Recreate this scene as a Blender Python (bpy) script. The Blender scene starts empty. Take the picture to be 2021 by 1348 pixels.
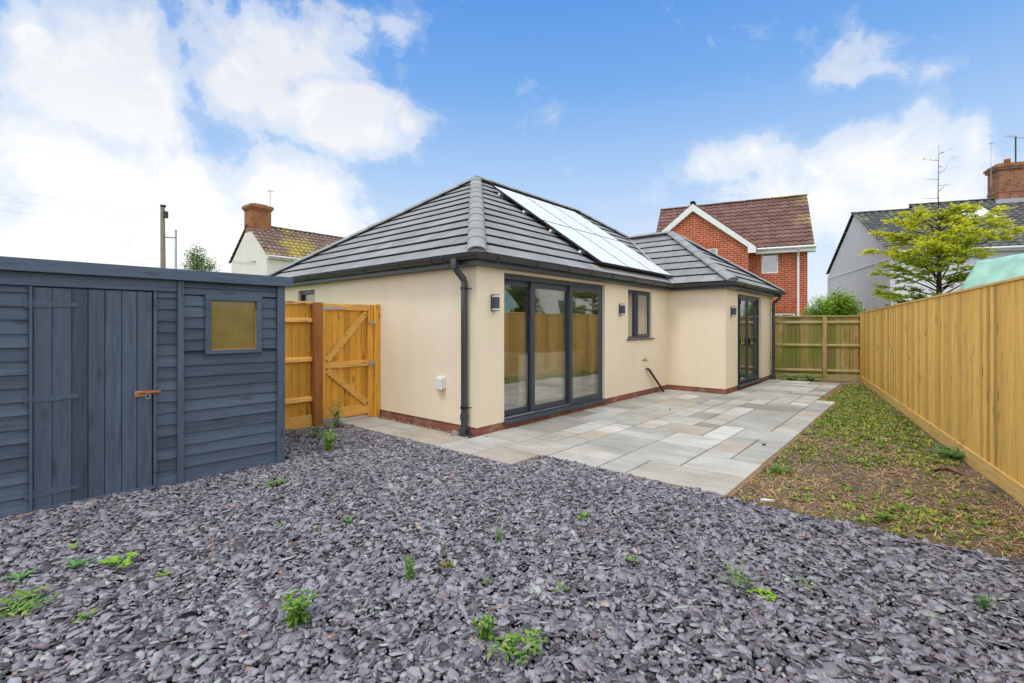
import bpy, bmesh, math, random
import numpy as np
from mathutils import Vector, Matrix
random.seed(7); rng = np.random.default_rng(7)
PI = math.pi
S = bpy.context.scene
COL = S.collection

# ------------------------------------------------------------------ helpers
class MB:
    def __init__(s): s.v = []; s.f = []; s.mi = []; s.m = 0
    def add(s, vs, fs):
        b = len(s.v); s.v += [tuple(p) for p in vs]
        for f in fs: s.f.append([b + i for i in f]); s.mi.append(s.m)
        return s
    def box(s, x0, x1, y0, y1, z0, z1):
        return s.add([(x0,y0,z0),(x1,y0,z0),(x1,y1,z0),(x0,y1,z0),(x0,y0,z1),(x1,y0,z1),(x1,y1,z1),(x0,y1,z1)],
            [(0,3,2,1),(4,5,6,7),(0,1,5,4),(1,2,6,5),(2,3,7,6),(3,0,4,7)])
    def bar(s, p, q, w, d, up=(0,0,1)):
        p = Vector(p); q = Vector(q); t = (q-p).normalized(); up = Vector(up)
        a = t.cross(up)
        if a.length < 1e-4: a = t.cross(Vector((1,0,0)))
        a.normalize(); b = a.cross(t)
        vs = []
        for c in (p, q):
            for i, j in ((-1,-1),(1,-1),(1,1),(-1,1)): vs.append(c + a*i*w/2 + b*j*d/2)
        return s.add(vs, [(0,3,2,1),(4,5,6,7),(0,1,5,4),(1,2,6,5),(2,3,7,6),(3,0,4,7)])
    def tube(s, pts, r, n=8, cap=True):
        pts = [Vector(p) for p in pts]; m = len(pts)
        rs = r if isinstance(r, (list, tuple)) else [r]*m
        vs = []; prev = None
        for i, p in enumerate(pts):
            t = (pts[min(i+1,m-1)] - pts[max(i-1,0)])
            t = t.normalized() if t.length > 1e-9 else Vector((0,0,1))
            if prev is None:
                a = t.orthogonal().normalized()
            else:
                a = prev - t*prev.dot(t); a = a.normalized() if a.length > 1e-6 else t.orthogonal().normalized()
            prev = a; b = t.cross(a)
            for k in range(n):
                an = 2*PI*k/n; vs.append(p + (a*math.cos(an) + b*math.sin(an))*rs[i])
        fs = [(i*n+k, i*n+(k+1)%n, (i+1)*n+(k+1)%n, (i+1)*n+k) for i in range(m-1) for k in range(n)]
        if cap: fs += [tuple(range(n-1,-1,-1)), tuple(range((m-1)*n, m*n))]
        return s.add(vs, fs)
    def prism(s, poly, h, o=(0,0,0), ax=((1,0,0),(0,1,0),(0,0,1))):
        X, Y, Z = map(Vector, ax); o = Vector(o); n = len(poly)
        vs = [o + X*a + Y*b for a, b in poly] + [o + X*a + Y*b + Z*h for a, b in poly]
        return s.add(vs, [tuple(range(n-1,-1,-1)), tuple(range(n, 2*n))] + [(i,(i+1)%n,n+(i+1)%n,n+i) for i in range(n)])
    def sweep(s, path, prof, closed=False, pclosed=True):
        """path: xy outline, prof: (offset to the right of travel, z)"""
        n = len(path); m = len(prof); vs = []
        P = [Vector(p) for p in path]
        for i in range(n):
            def nr(a, b): t = (b-a).normalized(); return Vector((t.y, -t.x))
            if closed or 0 < i < n-1:
                n0 = nr(P[i-1], P[i]); n1 = nr(P[i], P[(i+1) % n]); k = (n0+n1); k = k/ (k.dot(n0))
            elif i == 0: k = nr(P[0], P[1])
            else: k = nr(P[-2], P[-1])
            for o, z in prof: q = P[i] + k*o; vs.append((q.x, q.y, z))
        fs = []
        for i in range(n if closed else n-1):
            j = (i+1) % n
            for a in range(m if pclosed else m-1):
                b = (a+1) % m; fs.append((i*m+a, j*m+a, j*m+b, i*m+b))
        if not closed and pclosed: fs += [tuple(range(m)), tuple(range((n-1)*m+m-1, (n-1)*m-1, -1))]
        return s.add(vs, fs)
    def each(s, name, mat, parent=None, bev=0, n=8):
        """one object per box added (n vertices each)"""
        out = []
        for i in range(0, len(s.v), n):
            q = MB(); q.v = s.v[i:i+n]; q.f = [[k-i for k in f] for f in s.f if i <= f[0] < i+n]; q.mi = [0]*len(q.f); out.append(q.build(name, mat, parent, bev))
        return out
    def build(s, name, mat, parent=None, bev=0, smooth=False, loc=None, rz=0):
        me = bpy.data.meshes.new(name); me.from_pydata([tuple(p) for p in s.v], [], s.f)
        for m in (mat if isinstance(mat, (list, tuple)) else [mat]): me.materials.append(m)
        if any(s.mi): me.polygons.foreach_set('material_index', s.mi)
        bm = bmesh.new(); bm.from_mesh(me); bmesh.ops.recalc_face_normals(bm, faces=bm.faces)
        if bev: bmesh.ops.bevel(bm, geom=bm.edges[:], offset=bev, segments=1, affect='EDGES', clamp_overlap=True)
        bm.to_mesh(me); bm.free()
        if smooth: me.polygons.foreach_set('use_smooth', [True]*len(me.polygons))
        o = bpy.data.objects.new(name, me); COL.objects.link(o); o.parent = parent
        if loc: o.location = loc
        o.rotation_euler.z = rz
        return o

def npmesh(name, V, F, mat, parent=None, attr=None, smooth=False):
    """V (n,3), F (m,k) all faces with k corners"""
    me = bpy.data.meshes.new(name); V = np.asarray(V, np.float32); F = np.asarray(F, np.int32); k = F.shape[1]
    me.vertices.add(len(V)); me.vertices.foreach_set('co', V.ravel())
    me.loops.add(F.size); me.loops.foreach_set('vertex_index', F.ravel())
    me.polygons.add(len(F)); me.polygons.foreach_set('loop_start', np.arange(len(F), dtype=np.int32)*k)
    if smooth: me.polygons.foreach_set('use_smooth', np.ones(len(F), bool))
    me.update(calc_edges=True); me.materials.append(mat)
    if attr is not None:
        a = me.attributes.new('age', 'FLOAT', 'POINT'); a.data.foreach_set('value', np.asarray(attr, np.float32))
    o = bpy.data.objects.new(name, me); COL.objects.link(o); o.parent = parent
    return o

def tag(o, label=None, cat=None, group=None, kind=None):
    if label: o['label'] = label
    if cat: o['category'] = cat
    if group: o['group'] = group
    if kind: o['kind'] = kind
    return o
def thing(name, label, cat, loc=(0,0,0), rz=0, group=None):
    o = bpy.data.objects.new(name, None); COL.objects.link(o); o.location = loc; o.rotation_euler.z = rz
    o.empty_display_size = .2
    return tag(o, label, cat, group)
def dup(src, parent, loc=None, rz=None):
    c = src.copy(); COL.objects.link(c); c.parent = parent
    if loc is not None: c.location = loc
    if rz is not None: c.rotation_euler.z = rz
    return c

# ------------------------------------------------------------------ materials
class NT:
    def __init__(s, name):
        s.m = bpy.data.materials.new(name); s.m.use_nodes = True; s.t = s.m.node_tree; s.t.nodes.clear()
        s.out = s.n('ShaderNodeOutputMaterial'); s.b = s.n('ShaderNodeBsdfPrincipled'); s.l(s.b.outputs[0], s.out.inputs[0])
    def n(s, ty, **kw):
        x = s.t.nodes.new(ty)
        for k, v in kw.items(): setattr(x, k, v)
        return x
    def l(s, a, b): s.t.links.new(a, b)
    def put(s, sock, v):
        if hasattr(v, 'is_output') or isinstance(v, bpy.types.NodeSocket): s.l(v, sock)
        else: sock.default_value = v
    def coord(s, scale=(1,1,1), out='Object', rnd=True):
        tc = s.n('ShaderNodeTexCoord'); mp = s.n('ShaderNodeMapping'); s.l(tc.outputs[out], mp.inputs[0]); mp.inputs['Scale'].default_value = scale
        if rnd:
            g = s.n('ShaderNodeNewGeometry'); m = s.n('ShaderNodeMath', operation='MULTIPLY'); s.l(g.outputs['Random Per Island'], m.inputs[0]); m.inputs[1].default_value = 37.
            c = s.n('ShaderNodeCombineXYZ'); s.l(m.outputs[0], c.inputs[0]); s.l(m.outputs[0], c.inputs[1]); s.l(c.outputs[0], mp.inputs['Location'])
        return mp.outputs[0]
    def noise(s, vec, scale, detail=4, rough=.55, dist=0):
        x = s.n('ShaderNodeTexNoise'); s.l(vec, x.inputs['Vector']); x.inputs['Scale'].default_value = scale
        x.inputs['Detail'].default_value = detail; x.inputs['Roughness'].default_value = rough; x.inputs['Distortion'].default_value = dist
        return x.outputs['Fac']
    def ramp(s, fac, stops, interp='LINEAR'):
        r = s.n('ShaderNodeValToRGB'); s.l(fac, r.inputs[0]); r.color_ramp.interpolation = interp
        e = r.color_ramp.elements
        while len(e) > 1: e.remove(e[0])
        e[0].position = stops[0][0]; e[0].color = (*stops[0][1], 1)
        for p, c in stops[1:]: k = e.new(p); k.color = (*c, 1)
        return r.outputs[0]
    def mix(s, a, b, f, mode='MIX'):
        x = s.n('ShaderNodeMix', data_type='RGBA', blend_type=mode)
        s.put(x.inputs[0], f); s.put(x.inputs[6], a if not isinstance(a, tuple) else (*a, 1)); s.put(x.inputs[7], b if not isinstance(b, tuple) else (*b, 1))
        return x.outputs[2]
    def math(s, op, a, b=0., c=None):
        x = s.n('ShaderNodeMath', operation=op); s.put(x.inputs[0], a); s.put(x.inputs[1], b)
        if c is not None: s.put(x.inputs[2], c)
        return x.outputs[0]
    def island(s): return s.n('ShaderNodeNewGeometry').outputs['Random Per Island']
    def bump(s, h, dist=.01, strength=1., prev=None):
        x = s.n('ShaderNodeBump'); s.l(h, x.inputs['Height']); x.inputs['Distance'].default_value = dist; x.inputs['Strength'].default_value = strength
        if prev is not None: s.l(prev, x.inputs['Normal'])
        s.l(x.outputs[0], s.b.inputs['Normal']); return x.outputs[0]
    def fin(s, col, rough=.7, spec=.3, metal=0.):
        s.put(s.b.inputs['Base Color'], col if not isinstance(col, tuple) else (*col, 1)); s.put(s.b.inputs['Roughness'], rough)
        s.b.inputs['Specular IOR Level'].default_value = spec; s.b.inputs['Metallic'].default_value = metal
        return s.m
def sc(c, k): return tuple(min(1, x*k) for x in c)

def M_plain(name, c, rough=.5, spec=.4, metal=0., var=.08, scale=6, bump=0):
    n = NT(name); v = n.noise(n.coord(), scale, 5)
    col = n.ramp(v, [(.3, sc(c, 1-var)), (.7, sc(c, 1+var))])
    if bump: n.bump(n.noise(n.coord(), 90, 3), bump)
    return n.fin(col, n.math('MULTIPLY_ADD', v, .2, rough-.1), spec, metal)

def M_wood(name, c, axis='z', var=.35, dark=(.18,.08,.02), knots=.6, rough=.7, stain=None, streak=1.):
    n = NT(name)
    st = {'x': (.07,1,1), 'y': (1,.07,1), 'z': (1,1,.07)}[axis]
    st2 = {'x': (.35,1,1), 'y': (1,.35,1), 'z': (1,1,.35)}[axis]
    vec = n.coord(st); g1 = n.noise(vec, 28, 6, .65, 1.2); g2 = n.noise(vec, 110, 3)
    col = n.ramp(g1, [(.28, sc(c, 1-.45*streak)), (.45, sc(c, .9)), (.58, c), (.78, sc(c, 1+.22*streak))])
    col = n.mix(col, sc(c, .55), n.math('MULTIPLY', n.ramp(g2, [(.5,(0,0,0)),(.75,(1,1,1))]), .3*streak))
    isl = n.island()
    k = n.ramp(isl, [(0, (1-var,)*3), (.5, (1,1-var*.1,1-var*.15)), (1, (1+var*.35, 1+var*.3, 1+var*.2))])
    col = n.mix(col, k, 1., 'MULTIPLY')
    if knots:
        v = n.n('ShaderNodeTexVoronoi'); n.l(n.coord(st2), v.inputs['Vector']); v.inputs['Scale'].default_value = 7
        kf = n.ramp(v.outputs['Distance'], [(.08,(1,1,1)),(.2,(0,0,0))])
        col = n.mix(col, dark, n.math('MULTIPLY', kf, knots))
    if stain:
        sv = n.noise(n.coord((1,1,.35), rnd=False), 2.2, 5, .6)
        col = n.mix(col, stain, n.ramp(sv, [(.42,(0,0,0)),(.62,(.8,.8,.8))]))
    n.bump(g1, .0025)
    return n.fin(col, rough, .25)

def M_brick(name, c1, c2, mortar, bw=.225, bh=.075, ms=.011, patch=None):
    n = NT(name); tc = n.n('ShaderNodeTexCoord'); sp = n.n('ShaderNodeSeparateXYZ'); n.l(tc.outputs['Object'], sp.inputs[0])
    cb = n.n('ShaderNodeCombineXYZ'); n.l(n.math('ADD', sp.outputs[0], sp.outputs[1]), cb.inputs[0]); n.l(sp.outputs[2], cb.inputs[1])
    b = n.n('ShaderNodeTexBrick'); n.l(cb.outputs[0], b.inputs['Vector'])
    b.inputs['Scale'].default_value = 1; b.inputs['Brick Width'].default_value = bw; b.inputs['Row Height'].default_value = bh
    b.inputs['Mortar Size'].default_value = ms/2; b.inputs['Mortar Smooth'].default_value = .2; b.inputs['Bias'].default_value = -.1
    b.inputs['Color1'].default_value = (*c1,1); b.inputs['Color2'].default_value = (*c2,1); b.inputs['Mortar'].default_value = (*mortar,1)
    nz = n.noise(n.coord(rnd=False), 3, 6)
    col = n.mix(b.outputs['Color'], n.ramp(nz, [(.3,(.75,.75,.75)),(.7,(1.15,1.15,1.15))]), 1., 'MULTIPLY')
    nf = n.noise(n.coord(rnd=False), 60, 4)
    col = n.mix(col, n.ramp(nf, [(.3,(.8,.8,.8)),(.7,(1.1,1.1,1.1))]), 1., 'MULTIPLY')
    if patch: col = n.mix(col, patch, n.ramp(n.noise(n.coord(rnd=False), 5, 6), [(.52,(0,0,0)),(.62,(.8,.8,.8))]))
    inv = n.math('SUBTRACT', 1., b.outputs['Fac']); n.bump(inv, .006)
    return n.fin(col, .85, .2)

def M_tile(name, c, var=.12, lichen=None, lscale=.8, lth=.55, rough=.65):
    n = NT(name); isl = n.island()
    col = n.ramp(isl, [(0, sc(c, 1-var)), (.5, c), (1, sc(c, 1+var))])
    nz = n.noise(n.coord(rnd=False), 2.5, 6, .6); col = n.mix(col, n.ramp(nz, [(.3,(.85,.85,.85)),(.7,(1.12,1.12,1.12))]), 1., 'MULTIPLY')
    fine = n.noise(n.coord(), 90, 4); col = n.mix(col, n.ramp(fine, [(.3,(.85,.85,.85)),(.7,(1.12,1.12,1.12))]), 1., 'MULTIPLY')
    if lichen:
        a = n.noise(n.coord(rnd=False), lscale, 2); b2 = n.noise(n.coord(rnd=False), 9, 5, .7)
        f = n.math('MULTIPLY', n.ramp(a, [(lth,(0,0,0)),(lth+.12,(1,1,1))]), n.ramp(b2, [(.38,(0,0,0)),(.55,(1,1,1))]))
        col = n.mix(col, lichen, f)
    n.bump(fine, .001)
    return n.fin(col, rough, .3)

def M_leaf(name, stops, rough=.55, age=False, trans=.25):
    n = NT(name)
    if age:
        at = n.n('ShaderNodeAttribute', attribute_name='age'); f = n.math('ADD', n.math('MULTIPLY', at.outputs['Fac'], .75), n.math('MULTIPLY', n.island(), .25))
    else: f = n.island()
    col = n.ramp(f, stops)
    n.fin(col, rough, .3)
    tr = n.n('ShaderNodeBsdfTranslucent'); n.l(col, tr.inputs[0]); mx = n.n('ShaderNodeMixShader'); mx.inputs[0].default_value = trans
    n.l(n.b.outputs[0], mx.inputs[1]); n.l(tr.outputs[0], mx.inputs[2]); n.l(mx.outputs[0], n.out.inputs[0])
    return n.m

def M_render(name, c, warm=None):
    n = NT(name); a = n.noise(n.coord(rnd=False), 1.3, 5, .6); f = n.noise(n.coord(rnd=False), 260, 2); g = n.noise(n.coord((1,1,.25), rnd=False), 4, 5)
    col = n.ramp(a, [(.3, sc(c,.95)), (.7, sc(c,1.03))])
    col = n.mix(col, n.ramp(g, [(.3,(.985,.98,.97)),(.7,(1.01,1.01,1.01))]), 1., 'MULTIPLY')
    col = n.mix(col, n.ramp(f, [(.3,(.93,.93,.93)),(.7,(1.05,1.05,1.05))]), 1., 'MULTIPLY')
    n.bump(f, .0012)
    return n.fin(col, .9, .15)

def M_glass(name, refl=.42, tint=(.72,.76,.75)):
    n = NT(name); t = n.n('ShaderNodeBsdfTransparent'); t.inputs[0].default_value = (*tint,1)
    g = n.n('ShaderNodeBsdfGlossy'); g.inputs['Roughness'].default_value = .012; g.inputs[0].default_value = (.95,.96,.96,1)
    fr = n.n('ShaderNodeLayerWeight'); fr.inputs[0].default_value = .5
    f = n.math('MULTIPLY_ADD', n.math('POWER', fr.outputs['Facing'], 3.), .6, refl)
    nz = n.noise(n.coord(rnd=False), 2.2, 2); bp = n.n('ShaderNodeBump'); n.l(nz, bp.inputs['Height']); bp.inputs['Distance'].default_value = .0015; n.l(bp.outputs[0], g.inputs['Normal'])
    mx = n.n('ShaderNodeMixShader'); cl = n.math('MINIMUM', f, .95); n.l(cl, mx.inputs[0]); n.l(t.outputs[0], mx.inputs[1]); n.l(g.outputs[0], mx.inputs[2])
    n.l(mx.outputs[0], n.out.inputs[0]); return n.m

MAT = {}
MAT['render'] = M_render('cream_render', (.88,.76,.575))
MAT['white_render'] = M_render('white_render', (.78,.75,.68))
MAT['grey_render'] = M_render('grey_render', (.66,.65,.67))
MAT['cool_white_render'] = M_render('cool_white_render', (.72,.74,.78))
MAT['anthracite'] = M_plain('anthracite', (.045,.052,.062), .35, .5)
MAT['anth_frame'] = M_plain('anthracite_frame', (.05,.062,.078), .4, .5)
MAT['black_plastic'] = M_plain('black_plastic', (.012,.011,.011), .35, .5)
MAT['white_plastic'] = M_plain('white_plastic', (.78,.78,.76), .4, .5, var=.03)
MAT['galv'] = M_plain('galvanised_steel', (.45,.46,.47), .4, .5, .6)
MAT['brass'] = M_plain('brass', (.55,.38,.12), .35, .5, .9)
MAT['rust'] = M_plain('rust', (.35,.12,.05), .8, .3, var=.4, scale=60)
MAT['lens'] = M_plain('frosted_lens', (.75,.74,.7), .2, .5, var=.03)
MAT['plinth'] = M_brick('plinth_brick', (.36,.13,.09), (.30,.10,.07), (.32,.20,.15), patch=(.34,.22,.17))
MAT['red_brick'] = M_brick('red_brick', (.53,.085,.022), (.39,.055,.018), (.60,.38,.27), bh=.10, bw=.30, ms=.03)
MAT['old_brick'] = M_brick('old_brick', (.42,.14,.06), (.30,.09,.045), (.34,.28,.21), ms=.03, bh=.10, bw=.3, patch=(.16,.10,.07))
MAT['old_brick_orange'] = M_brick('old_brick_orange', (.55,.18,.06), (.38,.11,.05), (.22,.16,.11), ms=.03, bh=.10, patch=(.22,.17,.06))
MAT['tile'] = M_tile('grey_roof_tile', (.275,.28,.275), .12)
MAT['ridge'] = M_tile('grey_ridge_tile', (.30,.305,.30), .10)
MAT['mortar'] = M_plain('mortar', (.35,.34,.32), .9, .1, bump=.004)
MAT['brown_tile'] = M_tile('brown_pantile', (.185,.095,.08), .22, lichen=(.36,.30,.10), lscale=.5, lth=.62)
MAT['lichen_tile'] = M_tile('lichened_brown_tile', (.19,.125,.10), .25, lichen=(.42,.34,.05), lscale=.42, lth=.50)
MAT['dark_tile'] = M_tile('dark_grey_tile', (.10,.105,.10), .2, lichen=(.26,.27,.14), lscale=1.4, lth=.5)
MAT['fence_gold'] = M_wood('pale_gold_wood', (.97,.60,.155), 'z', .40, dark=(.34,.15,.035), knots=.75)
MAT['fence_gold_x'] = M_wood('pale_gold_wood_rail', (.86,.57,.19), 'x', .24, dark=(.30,.13,.03), knots=.45)
MAT['orange_z'] = M_wood('orange_treated_wood', (.78,.40,.06), 'z', .38, dark=(.18,.06,.015))
MAT['orange_x'] = M_wood('orange_treated_wood_rail', (.80,.45,.11), 'x', .25, dark=(.2,.07,.02))
MAT['post_brown'] = M_wood('reddish_brown_post', (.36,.14,.045), 'z', .2, dark=(.10,.03,.02))
MAT['mossy_z'] = M_wood('mossy_fence_wood', (.44,.33,.15), 'z', .75, dark=(.10,.07,.03), stain=(.17,.22,.028))
MAT['mossy_x'] = M_wood('mossy_fence_rail', (.46,.40,.20), 'x', .2, dark=(.10,.07,.03), stain=(.32,.32,.09))
MAT['shed_x'] = M_wood('painted_blue_grey_siding', (.088,.122,.175), 'x', .34, dark=(.035,.045,.065), knots=.6, rough=.5, streak=1.05)
MAT['shed_z'] = M_wood('painted_blue_grey_boards', (.085,.116,.166), 'z', .30, dark=(.035,.045,.065), knots=.6, rough=.5, streak=1.05)
MAT['bare_wood'] = M_wood('bare_weathered_wood', (.48,.25,.12), 'x', .2)
def m_panel():
    n = NT('shed_pane'); a = n.noise(n.coord(rnd=False), 5, 6, .65); f = n.noise(n.coord(rnd=False), 150, 3, .7)
    col = n.ramp(a, [(.3,(.16,.12,.018)),(.7,(.24,.175,.035))]); col = n.mix(col, (.4,.33,.15), n.ramp(f, [(.62,(0,0,0)),(.72,(.6,.6,.6))]))
    n.fin(col, .35, .5); n.b.inputs['Coat Weight'].default_value = .5; return n.m
MAT['olive_pane'] = m_panel()
MAT['glass'] = M_glass('reflective_glass', .24, (.95,.96,.95))
MAT['win_glass'] = M_glass('window_glass', .30, (.7,.7,.7))
MAT['interior_wall'] = M_plain('plaster', (.62,.58,.50), .9, .1, var=.04)
MAT['pale_unit'] = M_plain('pale_unit', (.85,.80,.66), .6, .2, var=.02)
MAT['interior_floor'] = M_plain('interior_floor', (.22,.19,.17), .5, .3)
MAT['blind'] = M_plain('cream_blind', (.50,.37,.24), .8, .1, var=.04)
def m_solar_glare():  # white sky glare is painted into the colour; real cells are dark
    n = NT('solar_glass_painted_glare'); tc = n.n('ShaderNodeTexCoord'); b = n.n('ShaderNodeTexBrick'); n.l(tc.outputs['Object'], b.inputs['Vector']); b.offset = 0
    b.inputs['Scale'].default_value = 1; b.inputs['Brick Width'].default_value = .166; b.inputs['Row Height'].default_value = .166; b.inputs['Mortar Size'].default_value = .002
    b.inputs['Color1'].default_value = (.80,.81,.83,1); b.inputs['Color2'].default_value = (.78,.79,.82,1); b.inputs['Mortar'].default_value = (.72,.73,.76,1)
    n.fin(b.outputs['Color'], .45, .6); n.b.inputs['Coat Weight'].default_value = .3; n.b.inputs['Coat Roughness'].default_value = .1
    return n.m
MAT['solar'] = m_solar_glare()
MAT['alu_black'] = M_plain('black_frame', (.02,.021,.024), .4, .5)
MAT['alu'] = M_plain('aluminium', (.6,.6,.6), .35, .5, .8, var=.03)
MAT['lead'] = M_plain('lead', (.38,.39,.41), .5, .4, .3)
MAT['bark'] = M_plain('bark', (.09,.05,.035), .9, .1, var=.4, scale=20, bump=.004)
MAT['pole_wood'] = M_wood('weathered_pole', (.30,.26,.21), 'z', .2)
MAT['tarp'] = M_plain('green_tarp', (.32,.55,.45), .55, .3, var=.2, scale=4, bump=.002)
MAT['weed'] = M_leaf('weed_leaf', [(0,(.09,.20,.03)),(.5,(.17,.33,.045)),(1,(.33,.42,.09))])
MAT['soil_weed'] = M_leaf('soil_weed_leaf', [(0,(.09,.17,.025)),(.4,(.20,.32,.045)),(.75,(.34,.40,.06)),(1,(.48,.38,.08))])
MAT['weed_blue'] = M_leaf('weed_leaf_cool', [(0,(.07,.21,.06)),(.5,(.12,.30,.08)),(1,(.24,.42,.14))])
MAT['weed_yellow'] = M_leaf('weed_leaf_yellow', [(0,(.16,.34,.03)),(.5,(.26,.46,.04)),(1,(.42,.54,.08))])
MAT['weed_red'] = M_leaf('weed_leaf_red', [(0,(.20,.28,.04)),(.5,(.30,.30,.06)),(1,(.45,.16,.06))])
MAT['stem_red'] = M_plain('reddish_stem', (.30,.14,.07), .7, .2)
MAT['straw'] = M_leaf('straw', [(0,(.30,.15,.06)),(.4,(.60,.40,.19)),(.8,(.80,.60,.32)),(1,(.65,.27,.10))])
MAT['conifer'] = M_leaf('golden_conifer', [(0,(.07,.14,.015)),(.25,(.20,.32,.025)),(.5,(.52,.60,.04)),(1,(.88,.80,.07))], age=True)
MAT['bushleaf'] = M_leaf('bush_leaf', [(0,(.12,.26,.03)),(.5,(.27,.46,.05)),(.8,(.42,.55,.06)),(1,(.65,.58,.08))])
MAT['treeleaf'] = M_leaf('tree_leaf', [(0,(.04,.10,.02)),(.5,(.10,.20,.03)),(1,(.20,.30,.06))])
def m_slate():
    n = NT('slate_chip'); i = n.island()
    col = n.ramp(i, [(0,(.055,.052,.058)),(.2,(.13,.122,.138)),(.42,(.215,.203,.232)),(.68,(.275,.262,.295)),(.88,(.365,.352,.385)),(.93,(.18,.13,.145)),(.95,(.26,.245,.265)),(.975,(.34,.38,.35)),(.988,(.42,.45,.41)),(.998,(.40,.37,.33)),(1,(.45,.2,.1))])
    f = n.noise(n.coord(), 45, 5, .6); col = n.mix(col, n.ramp(f, [(.3,(.78,.78,.78)),(.7,(1.15,1.15,1.15))]), 1., 'MULTIPLY')
    n.bump(f, .0006); return n.fin(col, .62, .35)
MAT['slate'] = m_slate()
MAT['slate_bed'] = M_plain('slate_bed', (.035,.032,.038), .9, .1, var=.4, scale=50, bump=.01)
def m_soil():
    n = NT('soil'); a = n.noise(n.coord(rnd=False), 1.6, 6, .65); f = n.noise(n.coord(rnd=False), 40, 6, .7); g = n.noise(n.coord(rnd=False), 260, 3, .7)
    col = n.ramp(f, [(.3,(.11,.088,.068)),(.5,(.24,.19,.145)),(.75,(.44,.35,.25))])
    col = n.mix(col, (.12,.15,.035), n.ramp(a, [(.5,(0,0,0)),(.62,(.5,.5,.5))]))
    col = n.mix(col, n.ramp(g, [(.3,(.55,.55,.55)),(.7,(1.5,1.45,1.4))]), .9, 'MULTIPLY')
    n.bump(g, .012, prev=n.bump(f, .04)); return n.fin(col, .95, .1)
MAT['soil'] = m_soil()
def m_slab():
    n = NT('sandstone_flag'); i = n.island()
    col = n.ramp(i, [(0,(.27,.26,.23)),(.15,(.47,.465,.42)),(.3,(.36,.36,.335)),(.45,(.55,.545,.50)),(.6,(.32,.305,.27)),(.75,(.60,.59,.545)),(.88,(.42,.37,.30)),(1,(.46,.46,.44))])
    st = n.noise(n.coord((1,.25,1)), 3.5, 6, .6, 1.5); f = n.noise(n.coord(), 60, 4, .65); blot = n.noise(n.coord(rnd=False), 2.2, 5, .6)
    col = n.mix(col, n.ramp(st, [(.28,(.78,.77,.75)),(.5,(1,1,1)),(.75,(1.13,1.12,1.08))]), 1., 'MULTIPLY')
    col = n.mix(col, n.ramp(blot, [(.3,(.88,.87,.84)),(.6,(1.06,1.06,1.06))]), 1., 'MULTIPLY')
    col = n.mix(col, n.ramp(f, [(.3,(.88,.88,.88)),(.7,(1.07,1.07,1.07))]), 1., 'MULTIPLY')
    n.bump(f, .0015, prev=n.bump(st, .006)); return n.fin(col, n.ramp(blot, [(.3,(.6,.6,.6)),(.7,(.85,.85,.85))]), .3)
MAT['slab'] = m_slab()
MAT['joint'] = M_plain('joint_mortar', (.26,.17,.10), .9, .1, var=.3, scale=30, bump=.004)
MAT['gravel'] = M_leaf('pea_gravel', [(0,(.30,.20,.11)),(.4,(.48,.34,.19)),(.8,(.60,.46,.28)),(1,(.5,.45,.4))], rough=.8, trans=0)
MAT['stone'] = M_leaf('stone_bits', [(0,(.18,.14,.11)),(.5,(.30,.25,.20)),(.85,(.45,.40,.34)),(1,(.5,.25,.14))], rough=.8, trans=0)
def m_ground():
    n = NT('lawn'); a = n.noise(n.coord(rnd=False), .3, 6); f = n.noise(n.coord(rnd=False), 30, 4)
    col = n.ramp(a, [(.3,(.07,.11,.03)),(.7,(.12,.16,.05))]); col = n.mix(col, n.ramp(f, [(.3,(.6,.6,.6)),(.7,(1.3,1.3,1.3))]), 1., 'MULTIPLY'); return n.fin(col, .95, .1)
MAT['lawn'] = m_ground()
BR = 1.2; WS = .82; EXPO = .36

# ------------------------------------------------------------------ frames and dimensions (metres)
TH = math.atan2(.759, .651)                       # the bungalow's turn about z
C0 = Vector((-.458, 6.265, 0))                    # its near corner
D1 = Vector((math.cos(TH), math.sin(TH), 0)); D2 = Vector((-math.sin(TH), math.cos(TH), 0))
def H(u, v, z=0): return C0 + D1*u + D2*v + Vector((0,0,z))
def toH(x, y): dx = x-C0.x; dy = y-C0.y; return dx*D1.x+dy*D1.y, dx*D2.x+dy*D2.y

def wall(mb, ax, f0, f1, a0, a1, z0, z1, ops=()):
    def B(p, q, r, s):
        if q-p > 1e-4 and s-r > 1e-4:
            mb.box(p, q, f0, f1, r, s) if ax == 'x' else mb.box(f0, f1, p, q, r, s)
    cur = a0
    for o in sorted(ops):
        B(cur, o[0], z0, z1); B(o[0], o[1], z0, o[2]); B(o[0], o[1], o[3], z1); cur = o[1]
    B(cur, a1, z0, z1)

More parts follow.
